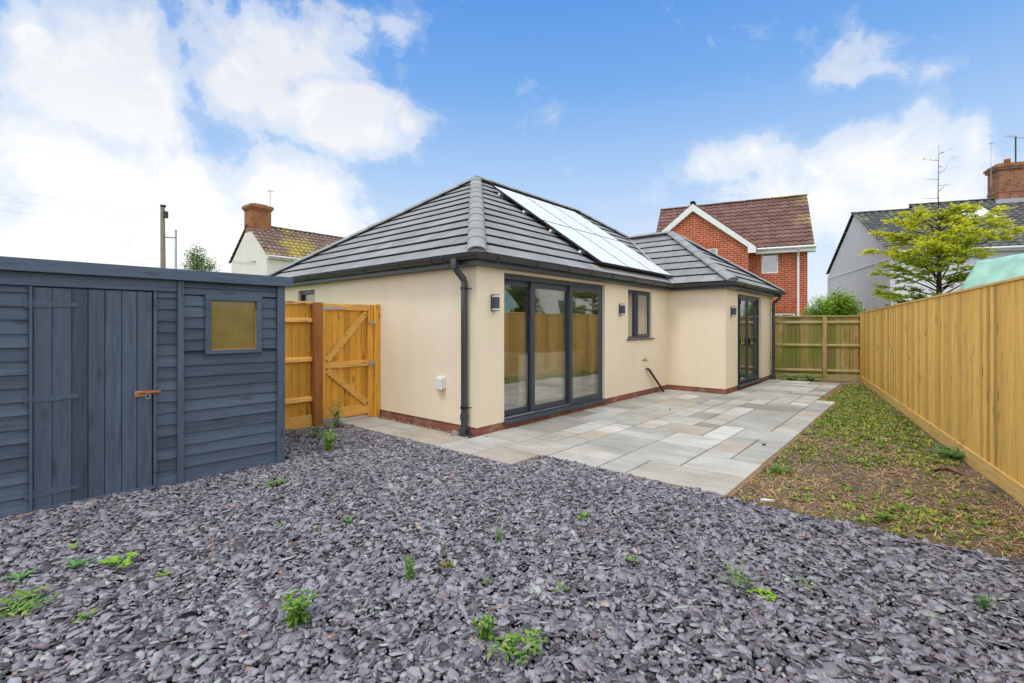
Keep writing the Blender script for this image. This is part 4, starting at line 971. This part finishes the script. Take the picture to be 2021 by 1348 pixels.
for a, b, z, y in ((1.9,3.3,5.17,-1.012),(5.25,6.6,2.07,.288)): m.box(a,b,y,y+.02,z,z+.24)
m.each('lintel', MAT['soldier'], rh)
m = MB(); m.tube([(5.32,.3,2.55),(5.32,.1,2.55)],.02,6); m.box(5.25,5.39,-.05,.12,2.45,2.62); m.build('flood_light', MAT['black_plastic'], rh, bev=.02)
# grey gabled house on the right
GO = Vector((18.05,23.0,0)); gt = math.atan2(-.335,.942)
gh = thing('grey_gabled_house', 'two storey house with a grey rendered gable and dark tiled roof behind the golden conifer', 'house', GO, gt)
m = MB(); m.box(0,.25,0,10.3,0,4.95); m.prism([(0,4.95),(10.3,4.95),(5.15,7.8)], .25, o=(0,0,0), ax=((0,1,0),(0,0,1),(1,0,0))); m.build('gable_wall', MAT['grey_render'], gh)
m = MB(); m.box(-.03,0,0,10.3,4.62,4.70); m.box(-.04,0,0,10.3,1.2,1.28); m.each('string_course', MAT['cool_white_render'], gh)
m = MB(); m.box(.25,13,0.02,.27,0,5.0); m.box(12.75,13,.27,10.3,0,5); m.box(.25,12.75,10.0,10.3,0,5); m.build('front_wall', MAT['cool_white_render'], gh)
m = MB(); m.prism([(0.3,5),(10.3,5),(5.6,8.12)], .2, o=(2.95,0,0), ax=((0,1,0),(0,0,1),(1,0,0))); m.build('upper_gable', MAT['white_render'], gh)
r_ = MB(); pantiles(r_, (-.12,-.2,4.97),(2.85,-.2,4.97),(2.85,5.15,7.93),(-.12,5.15,7.93),tw=.33); pantiles(r_, (-.12,10.5,4.97),(2.85,10.5,4.97),(2.85,5.15,7.93),(-.12,5.15,7.93),tw=.33)
pantiles(r_, (2.8,-.2,4.99),(13.1,-.2,4.99),(13.1,5.6,8.27),(2.8,5.6,8.27),tw=.33); pantiles(r_, (2.8,10.5,4.99),(13.1,10.5,4.99),(13.1,5.6,8.27),(2.8,5.6,8.27),tw=.33)
rf = r_.build('roof', MAT['dark_tile'], gh)
m = MB(); ridge_run(m,(-.12,5.15,7.98),(2.85,5.15,7.98),.45,.13); ridge_run(m,(2.8,5.6,8.32),(13,5.6,8.32),.45,.13); m.build('ridge_tile_run', MAT['dark_tile'], rf)
m = MB(); m.tube([(-.1,-.28,4.93),(13.1,-.28,4.93)],.06,8); m.box(0,13.1,-.2,-.17,4.80,4.98); m.build('gutter', MAT['white_plastic'], gh)
m = MB(); m.tube([(-.1,10.25,4.9),(-.1,10.1,4.7),(-.1,10.1,.1)],.05,8); m.build('downpipe', MAT['white_plastic'], gh)
def skyl(x0,x1,y0,y1):
    k = (8.27-4.99)/5.8; z = lambda y: 4.99+(y+.2)*k+.09
    m = MB(); m.add([(x0,y0,z(y0)),(x1,y0,z(y0)),(x1,y1,z(y1)),(x0,y1,z(y1)),(x0,y0,z(y0)-.12),(x1,y0,z(y0)-.12),(x1,y1,z(y1)-.12),(x0,y1,z(y1)-.12)],[(0,1,2,3),(0,4,5,1),(1,5,6,2),(2,6,7,3),(3,7,4,0)])
    o = m.build('skylight', MAT['cool_white_render'], gh); e=.12
    m = MB(); m.add([(x0+e,y0+e,z(y0+e)+.012),(x1-e,y0+e,z(y0+e)+.012),(x1-e,y1-e,z(y1-e)+.012),(x0+e,y1-e,z(y1-e)+.012)],[(0,1,2,3)]); m.build('pane', MAT['solar'], o)  # pane reuses the panels' glass with its painted glare
skyl(4.3,5.5,3.1,4.4)
ch = MB(); ch.box(6.5,8.7,5.1,6.1,7.2,9.75); ch.box(6.42,8.78,5.02,6.18,9.75,9.87); ch.box(6.37,8.83,4.97,6.23,9.87,10.0); ch.box(6.46,8.74,5.06,6.14,10.0,10.08); ch.box(6.47,8.73,5.07,6.13,8.55,8.62)
chim = ch.build('chimney', MAT['old_brick'], gh)
for x in (7.1,8.2): MB().tube([(x,5.6,10.08),(x,5.6,10.35),(x,5.6,10.4)],[.15,.13,.15],12).build('chimney_pot', MAT['rust'], chim, smooth=True)
m = MB(); m.bar((6.3,4.95,7.95),(8.9,4.95,7.95),.06,.4); m.bar((6.4,5.0,7.98),(6.4,6.1,7.98),.25,.05); m.build('flashing', MAT['lead'], chim)
def aerial(label, loc, h, arm=1.2, el=7, rz=0., mat='alu_black', r=.02):
    t = thing('tv_aerial', label, 'aerial', loc, rz, 'television aerials on the chimneys')
    m = MB(); m.tube([(0,0,0),(0,0,h)], r, 6); m.build('mast', MAT[mat], t)
    m = MB(); m.tube([(-arm*.5,0,h-.05),(arm*.5,0,h+.0)], .012, 5)
    for k in range(el): x = -arm*.5+arm*k/(el-1); m.tube([(x,-.17,h-.05+.05*k/el),(x,.17,h-.05+.05*k/el)], .008, 4)
    m.build('boom', MAT['galv'], t)
def W_(O, a, x, y, z): return Vector((O.x+math.cos(a)*x-math.sin(a)*y, O.y+math.sin(a)*x+math.cos(a)*y, z))
aerial('tall black masted aerial on the big brick chimney at the right edge', W_(GO,gt,7.45,5.6,10.08), 1.5, 1.5, 9, .3, r=.035)
aerial('thin grey aerial mast fixed to the left side of the big brick chimney', W_(GO,gt,6.28,5.3,8.9), 2.4, .3, 3, .3, 'galv', .012)
# white house with orange chimney on the left
LO = Vector((-12.15,23.9,0)); lt = math.atan2(.771,.637)
wh = thing('white_house', 'white rendered house with lichened brown roof and orange brick chimney behind the shed', 'house', LO, lt)
m = MB(); m.box(0,.25,0,4.4,0,4.95); m.prism([(0,4.95),(4.4,4.95),(2.2,6.7)], .25, ax=((0,1,0),(0,0,1),(1,0,0))); m.box(.25,9,0,.25,0,4.95); m.box(.25,9,4.15,4.4,0,4.95); m.box(8.75,9,.25,4.15,0,4.95)
m.build('wall', MAT['white_render'], wh)
r_ = MB(); pantiles(r_, (-.08,-.2,4.93),(9.1,-.2,4.93),(9.1,2.2,6.78),(-.08,2.2,6.78),tw=.28); pantiles(r_, (-.08,4.6,4.93),(9.1,4.6,4.93),(9.1,2.2,6.78),(-.08,2.2,6.78),tw=.28)
rf = r_.build('roof', MAT['lichen_tile'], wh)
m = MB(); ridge_run(m,(0,2.2,6.84),(9.1,2.2,6.84),.4,.12); m.build('ridge_tile_run', MAT['lichen_tile'], rf)
m = MB(); m.tube([(-.1,-.28,4.9),(9.1,-.28,4.9)],.05,8); m.box(0,9,-.2,0,4.80,4.86); m.build('gutter', MAT['white_plastic'], wh)
m = MB(); m.tube([(-.02,2.0,4.9),(-.06,1.6,4.8)],.012,5); m.tube([(-.02,1.3,4.75),(-.12,1.3,4.75)],.04,6); m.tube([(-.05,4.1,5.0),(-.05,2.6,4.8),(-.05,1.3,4.72)],.012,5); m.build('cable', MAT['galv'], wh)
m = MB(); m.box(-.02,.98,1.75,2.65,6.40,7.55); m.box(-.07,1.03,1.70,2.70,7.55,7.64); m.box(-.12,1.08,1.65,2.75,7.64,7.76)
chim = m.build('chimney', MAT['old_brick_orange'], wh)
m = MB(); m.prism([(-.1,1.67),(1.06,1.67),(1.06,2.73),(-.1,2.73)], .05, o=(0,0,7.76)); m.prism([(.12,1.85),(.84,1.85),(.84,2.55),(.12,2.55)], .09, o=(0,0,7.81)); m.build('cap', MAT['lichen_tile'], chim, bev=.03)
m = MB(); m.box(-.05,1.02,1.66,1.75,6.38,6.46); m.box(.98,1.1,1.74,2.6,6.55,6.62); m.build('flashing', MAT['lead'], chim)
aerial('pale slender aerial beside the orange chimney of the white house', W_(LO,lt,1.12,2.2,6.7), 2.1, .35, 3, 1.3, 'galv', .02)

# low pale house and trees beyond the frame's right side (seen only mirrored in the glass doors)
NO = Vector((21.5,17.5,0)); nt_ = math.radians(-80)
nh = thing('cream_terrace_house', 'cream rendered house beyond the long fence, seen mirrored in the sliding doors', 'house', NO, nt_)
m = MB(); OPN = [(.9,2.0,3.3,4.4),(3.2,4.3,1.9,3.1),(5.6,6.8,3.3,4.4)]; wall(m,'x',-.3,0,0,9,0,5.2,OPN); m.box(0,.3,0,7,0,5.2); m.box(8.7,9,0,7,0,5.2); m.box(.3,8.7,6.7,7,0,5.2)
m.build('wall', MAT['white_render'], nh)
for o_ in OPN: frame_window(nh,'x',*o_,-.28,.14,MAT['white_plastic'],MAT['far_glass'])
r_ = MB(); pantiles(r_, (-.2,-.6,5.15),(9.2,-.6,5.15),(9.2,3.3,7.8),(-.2,3.3,7.8),tw=.33); pantiles(r_, (-.2,7.3,5.15),(9.2,7.3,5.15),(9.2,3.3,7.8),(-.2,3.3,7.8),tw=.33); r_.build('roof', MAT['brown_tile'], nh)

# ------------------------------------------------------------------ poles and wires
def G3(px, py, y): return Vector(((px-1010.5)/951*y, y, 1.456+(643-py)/951*y))
t = thing('utility_pole', 'weathered wooden utility pole with a dark fitting near its top, behind the shed', 'utility pole', G3(322,643,25)-Vector((0,0,1.456)))
m = MB(); m.tube([(0,0,-.1),(0,0,4),(-.03,0,7.65)],[.135,.12,.10],12); m.build('shaft', MAT['pole_wood'], t, smooth=False)
m = MB(); m.box(.08,.20,-.12,.12,7.05,7.4); m.box(-.02,.22,-.05,.05,7.3,7.36); m.tube([(.0,0,7.62),(.0,0,7.72)],.14,10); m.build('cable_box', MAT['black_plastic'], t, bev=.02)
m = MB(); m.bar((0,0,6.05),(.7,0,6.02),.05,.05); m.build('crossarm', MAT['pole_wood'], t)
t2 = thing('lamp_post', 'thin pale grey post standing just right of the utility pole', 'post', G3(347,643,26)-Vector((0,0,1.456)))
m = MB(); m.tube([(0,0,0),(0,0,6.58)],.055,10); m.build('shaft', MAT['galv'], t2); MB().tube([(0,0,6.58),(0,0,6.62)],.075,10).build('cap', MAT['galv'], t2)
top = G3(321,415,25); 
for i, (e, l) in enumerate(((Vector((-24,20,7.9)),'highest thin overhead wire running left from the utility pole'),(Vector((-24,18,7.0)),'lowest thin overhead wire running left from the utility pole'),(Vector((-26,23,7.2)),'middle thin overhead wire running left from the utility pole'))):
    a = top - Vector((0,0,.15+.12*i)); pts = [a.lerp(e, k/12) - Vector((0,0,1.0*(.25-(k/12-.5)**2))) for k in range(13)]
    m = MB(); m.tube(pts, .0035, 4); tag(m.build('overhead_wire', MAT['galv']), l, 'wire', 'overhead wires')

# ------------------------------------------------------------------ trees
def leaves_np(cent, nrm_up, L, W, el=(-.4,.8)):
    n = len(cent); yaw = rng.uniform(0,2*PI,n); e = rng.uniform(el[0],el[1],n); l = L*rng.uniform(.6,1.3,n); w_ = W*rng.uniform(.7,1.2,n)
    d = np.stack([np.cos(yaw)*np.cos(e),np.sin(yaw)*np.cos(e),np.sin(e)],-1); p_ = np.stack([-np.sin(yaw),np.cos(yaw),rng.uniform(-.5,.5,n)],-1)
    V = np.stack([cent, cent+d*(l*.5)[:,None]+p_*(w_/2)[:,None], cent+d*l[:,None], cent+d*(l*.5)[:,None]-p_*(w_/2)[:,None]],1).reshape(-1,3)
    F = np.arange(n*4).reshape(-1,4); return V, F
def leafy(name, label, cat, loc, blobs, nleaf, L, W, mat, trunk_h, tr=.05, grp=None, gapn=.25):
    t = thing(name, label, cat, loc, 0, grp); tb = MB()
    C = []
    bs = np.array([b[:3] for b in blobs]); rs = np.array([b[3] for b in blobs]); pr = rs**2/np.sum(rs**2)
    ncl = nleaf//14; k = rng.choice(len(blobs), ncl, p=pr); dd = rng.normal(size=(ncl,3)); dd /= np.linalg.norm(dd,axis=1)[:,None]
    cc = bs[k] + dd*(rs[k]*rng.uniform(.45,1.05,ncl))[:,None]; cc[:,2] = np.maximum(cc[:,2], .1)
    pts = (cc[:,None,:] + rng.normal(0,L*1.1,(ncl,14,3))).reshape(-1,3)
    V, F = leaves_np(pts, None, L, W); npmesh('crown', V, F, MAT[mat], t)
    top_ = Vector(bs.mean(0)); tb.tube([(0,0,-.05),(0.02,0,trunk_h*.5),top_*.9],[tr,tr*.8,tr*.4],8)
    for b in blobs: q = Vector(b[:3]); tb.tube([Vector((0,0,trunk_h*.6)), Vector((0,0,trunk_h*.8)).lerp(q,.5)+Vector((0,0,.05)), q+Vector((0,0,b[3]*.4))],[tr*.5,tr*.35,tr*.12],6)
    tb.build('trunk', MAT['bark'], t); return t
def at(px, y): return Vector(((px-1010.5)/951*y, y, 0))
leafy('shrub', 'bright green bush behind the mossy fence in front of the grey gable', 'bush', at(1655,15.5), [(-.15,0,2.0,.45),(.3,.1,1.95,.45),(.0,.1,1.5,.5),(.45,0,1.6,.45),(.1,0,2.25,.3)], 12000, .085, .045, 'bushleaf', 1.5)
leafy('shrub', 'yellowish bush at the left foot of the bright green bush', 'bush', at(1612,15.2), [(0,0,1.75,.33),(.2,.1,1.95,.36),(-.15,0,1.6,.25),(.1,0,1.3,.4)], 7000, .075, .038, 'weed_yellow', 1.3)
leafy('tree', 'small green tree top showing above the shed right of the thin post', 'tree', at(394,19), [(-.15,0,4.15,.3),(.1,0,3.9,.35),(-.3,.1,3.8,.3),(.45,0,3.75,.2),(0,0,3.5,.5),(-.1,0,4.42,.16)], 3200, .09, .05, 'weed', 2.6, .07)
leafy('tree', 'leafy tree beyond the long fence, seen mirrored in the left glass pane', 'tree', Vector((12.2,9.1,0)), [(0,0,2.3,.8),(.5,.4,2.0,.7),(-.2,-.6,2.1,.7),(.2,.2,2.9,.6),(-.2,.3,2.7,.5)], 14000, .10, .05, 'treeleaf', 1.8, .14)

# golden conifer
ct = thing('golden_conifer', 'yellow green conifer with layered branches and a bare leader above the fence', 'conifer', at(1853,11.5))
tb = MB(); tb.tube([(0,0,-.1),(0,0,2),(.02,0,3.6),(-.02,0,4.6),(0,0,5.75)],[.09,.06,.022,.009,.003],8)
P0 = []; AG = []
R = random; R.seed(11)
def spray(p0, p1, w_, age0):
    """flat feathery spray along a twig"""
    d = p1-p0; n = max(3, int(d.length/.016))
    side = d.cross(Vector((0,0,1))); side = side.normalized() if side.length > 1e-4 else Vector((1,0,0))
    for k in range(n):
        t = k/n; q = p0 + d*t
        for s_ in (-1,1):
            ww = w_*(1-t*.75)*R.uniform(.4,1); e = q + side*s_*ww + d.normalized()*ww*.7 + Vector((0,0,R.uniform(-.02,.03)))
            P0.append((q, e)); AG.append(min(1, age0*(.65+.45*t)+R.uniform(-.12,.12)))
def prof(z):                                      # branch reach against the height it leaves the trunk
    K_ = [(1.2,.85),(1.7,1.05),(2.3,1.25),(2.8,1.42),(3.2,1.25),(3.6,.9),(3.9,.5),(4.1,.25)]
    for (z1, r1), (z2, r2) in zip(K_[:-1], K_[1:]):
        if z <= z2: return r1+(r2-r1)*max(0,(z-z1)/(z2-z1))
    return .3
for b in range(80):
    z0 = 1.2 + (b/80)*2.85; a = b*2.39996+R.uniform(-.35,.35)
    Lb = prof(z0)*R.uniform(.62,1.12); h = Vector((math.cos(a), math.sin(a), 0)); rise = R.uniform(.35,.85) if z0 > 2.1 else R.uniform(.1,.45)
    bend = R.uniform(-.25,.2)
    pts = [Vector((0,0,z0)) + h*Lb*t + Vector((-h.y,h.x,0))*bend*t*t*Lb + Vector((0,0,Lb*(rise*t - R.uniform(.08,.2)*t*t))) for t in (0,.25,.5,.75,1)]
    tb.tube(pts, [.02,.015,.011,.007,.003], 5, cap=False)
    hgt = min(1, max(.12,(z0-1.3)/1.7))
    for k in range(int(Lb*9)+3):
        t = R.uniform(.22,1)**.8; i = min(3, int(t*4)); q = pts[i].lerp(pts[i+1], t*4-i); sa = a + R.choice((-1,1))*R.uniform(.35,1.3)
        tl = R.uniform(.22,.46)*(1.2-.6*t); e = q + Vector((math.cos(sa), math.sin(sa), R.uniform(-.15,.45)))*tl
        tb.tube([q, e], [.005,.002], 4, cap=False)
        for m_ in range(R.randint(5,9)):
            q2 = q.lerp(e, R.uniform(.15,1)); sb_ = sa + R.uniform(-1.4,1.4); e2 = q2 + Vector((math.cos(sb_), math.sin(sb_), R.uniform(-.35,.5)))*R.uniform(.08,.20)
            spray(q2, e2, .048, .25*hgt+.75*t*hgt+R.uniform(-.05,.15))
    spray(pts[3], pts[4]+(pts[4]-pts[3])*.3, .05, .5*hgt+.5)
tw = MB()
for k in range(9):
    z0 = 4.35+k*.15; a = k*2.2; h = Vector((math.cos(a), math.sin(a)*.6, .1)); tw.tube([(0,0,z0), Vector((0,0,z0))+h*.4*(1-k*.07)], [.006,.0015], 4)
    for j in range(6): q = Vector((0,0,z0))+h*(.06*j+.05); P0.append((q, q+Vector((R.uniform(-.04,.04),R.uniform(-.04,.04),.03)))); AG.append(.5)
tb.build('trunk', MAT['bark'], ct); tw.build('bare_twigs', MAT['bark'], ct)
a = np.array([q for q,_ in P0]); e = np.array([k for _,k in P0]); d = e-a; up = np.array([0,0,1.])[None]; sd_ = np.cross(d, up); sd_ /= (np.linalg.norm(sd_,axis=1)[:,None]+1e-6); sd_ = sd_*.011 + rng.normal(0,.007,sd_.shape)
mid = (a+e)/2; V = np.stack([a, mid+sd_, e, mid-sd_],1).reshape(-1,3)
npmesh('crown', V, np.arange(len(V)).reshape(-1,4), MAT['conifer'], ct, attr=np.repeat(np.array(AG),4)); print('conifer leaves', len(a))

# tarpaulin over a frame beyond the fence
tp = thing('tarp_covered_frame', 'pale green tarpaulin draped over a frame behind the long fence at the right edge', 'tarpaulin cover', Vector((8.02,7.40,0)), .30)
nx, ny = 110, 80; xs_ = np.linspace(-1.05,1.6,nx); ys_ = np.linspace(-.9,.9,ny); X, Y = np.meshgrid(xs_, ys_, indexing='ij')
ex = np.clip(np.abs(Y)-.55,0,1)*1.8; fx = np.clip(-.30-X,0,1)
Zt = 2.58 - 1.55*fx**1.15 - ex*.9 - .10*np.cos(X*2.2)*np.abs(Y) + .035*vn(X,Y,3,3) + .035*np.sin((X*1.0+Y*.9)*11+2.5*np.sin(Y*3.3+X))*(.35+fx+ex) + .014*np.sin(X*27+5*np.sin(Y*4)) - .05*(X-.6)**2
Zt = np.maximum(Zt, 1.15)
npm = npmesh('tarpaulin', np.stack([X,Y,Zt],-1).reshape(-1,3), (lambda i: np.stack([i[:-1,:-1],i[1:,:-1],i[1:,1:],i[:-1,1:]],-1).reshape(-1,4))(np.arange(nx*ny).reshape(nx,ny)), MAT['tarp'], tp, smooth=True)
m = MB()
for x in (-.25,1.5):
    for y in (-.55,.55): m.tube([(x,y,0),(x,y,2.4)],.03,8)
for y in (-.55,.55): m.tube([(-.25,y,2.4),(1.5,y,2.4)],.025,8)
m.build('frame', MAT['galv'], tp)

# ------------------------------------------------------------------ sky and light
W = bpy.data.worlds.new('World'); S.world = W; W.use_nodes = True; nt = W.node_tree; nt.nodes.clear()
class WN(NT):
    def __init__(s, t): s.t = t
w = WN(nt); out = w.n('ShaderNodeOutputWorld'); bg = w.n('ShaderNodeBackground'); w.l(bg.outputs[0], out.inputs[0])
SUN_EL = math.radians(62); SUN_AZ = math.radians(212)     # sun behind the camera, a little to the left
sky = w.n('ShaderNodeTexSky', sky_type='NISHITA'); sky.sun_disc = False; sky.sun_elevation = SUN_EL; sky.sun_rotation = SUN_AZ; sky.air_density = 1.; sky.dust_density = .6
tc = w.n('ShaderNodeTexCoord'); nrm = w.n('ShaderNodeVectorMath', operation='NORMALIZE'); w.l(tc.outputs['Generated'], nrm.inputs[0]); dirv = nrm.outputs[0]
sp = w.n('ShaderNodeSeparateXYZ'); w.l(dirv, sp.inputs[0]); x, y, z = sp.outputs
az = w.math('ARCTAN2', x, y); el = w.math('ARCSINE', z)
clear = w.ramp(el, [(0,(.86,.92,1.0)),(.16,(.68,.80,.98)),(.30,(.42,.63,.95)),(.45,(.20,.44,.88)),(.60,(.115,.335,.82)),(1,(.07,.26,.74))])
skyc = w.mix(sky.outputs[0], (.10,.10,.10), 1., 'MULTIPLY'); clear = w.mix(clear, skyc, .12)
n1 = w.noise(dirv, 4.2, 10, .60, .5); n2 = w.noise(dirv, 10, 8, .62, .4)
nn = w.math('ADD', w.math('MULTIPLY', w.math('SUBTRACT', n1, .5), 2.4), w.math('MULTIPLY', w.math('SUBTRACT', n2, .5), 1.7))
BL = [(250,170,330,190),(470,170,200,170),(60,70,110,90),(120,330,260,130),(330,420,420,200),(560,390,230,170),(660,240,230,95),(800,245,90,55),(640,120,150,70),(150,500,400,120),(790,110,45,45),
      (1740,130,130,55),(1660,150,90,30),(1710,320,240,105),(1500,300,150,55),(1600,390,230,75),(1850,400,170,80),(1020,185,40,45),(1900,290,120,80)]
D = None
for px, py, rx, ry in BL:
    ca = math.atan((px-1010.5)/951); ce = math.atan((643-py)/951*math.cos(ca)); kx = math.cos(ca)**2; ra = rx/951*kx; re = ry/951*math.cos(ca)
    a = w.math('MULTIPLY', w.math('SUBTRACT', az, ca), 1/ra); b = w.math('MULTIPLY', w.math('SUBTRACT', el, ce), 1/re)
    q = w.math('SQRT', w.math('ADD', w.math('MULTIPLY', a, a), w.math('MULTIPLY', b, b))); q = w.math('SUBTRACT', 1., q)
    amp = {1020:.16, 1900:.3, 790:.28, 800:.7, 640:.45, 1850:.75, 1600:.62, 1500:.5, 1740:.45, 1660:.45, 1710:.72}.get(px, 1.2)
    q = w.math('MULTIPLY', w.math('MAXIMUM', q, -1.5), amp)
    D = q if D is None else w.math('MAXIMUM', D, q)
# broken overcast everywhere outside the part of the sky the photograph shows
o1 = w.ramp(w.math('ABSOLUTE', az), [(.0,(0,0,0)),(.93,(0,0,0)),(1.0,(1,1,1))])
o1 = w.math('MULTIPLY', w.math('SUBTRACT', w.math('ABSOLUTE', az), .98), 4.); o2 = w.math('MULTIPLY', w.math('SUBTRACT', el, .70), 4.)
over = w.math('MINIMUM', w.math('MAXIMUM', o1, o2), .55)
D = w.math('MAXIMUM', D, over)
den = w.math('ADD', D, w.math('MULTIPLY', nn, .85))
mask = w.ramp(den, [(0,(0,0,0)),(.12,(.12,.12,.12)),(.35,(.60,.60,.60)),(.72,(1,1,1))], 'EASE')
shade = w.ramp(w.math('ADD', n2, w.math('MULTIPLY', el, -.35)), [(.12,(1.0,1.0,1.0)),(.38,(.78,.81,.87))])
shade = w.mix(shade, (1.0,1.0,1.0), w.math('MULTIPLY', w.math('SUBTRACT', .36, el), 5.)) if False else shade
shade = w.mix(shade, (1.05,1.05,1.05), w.ramp(el, [(.0,(1,1,1)),(.22,(.7,.7,.7)),(.42,(0,0,0))]))
bright = w.math('ADD', 1., w.math('MULTIPLY', w.math('MAXIMUM', over, 0.), BR))
shade = w.mix(shade, bright, 1., 'MULTIPLY')
fin = w.mix(clear, shade, mask)
w.l(fin, bg.inputs[0]); bg.inputs[1].default_value = WS
sun = bpy.data.lights.new('sun', 'SUN'); sun.energy = 1.0; sun.angle = math.radians(14); sun.color = (1,.96,.89)
so = bpy.data.objects.new('sun', sun); COL.objects.link(so)
sd = Vector((math.sin(SUN_AZ)*math.cos(SUN_EL), math.cos(SUN_AZ)*math.cos(SUN_EL), math.sin(SUN_EL))); so.rotation_euler = sd.to_track_quat('Z','Y').to_euler(); so.location = (0,-5,20)

cam = bpy.data.cameras.new('camera'); cam.sensor_width = 36; cam.lens = 951/2021*36; cam.shift_y = -31/2021; cam.clip_end = 2000; cam.clip_start = .05
co = bpy.data.objects.new('camera', cam); COL.objects.link(co); co.location = (0,0,1.456); co.rotation_euler = (math.radians(90),0,0); S.camera = co
S.view_settings.view_transform = 'Standard'; S.view_settings.look = 'None'; S.view_settings.gamma = 1; S.view_settings.exposure = EXPO; S.view_settings.use_curve_mapping = False
S.cycles.max_bounces = 8; S.cycles.transparent_max_bounces = 12; S.cycles.use_denoising = True
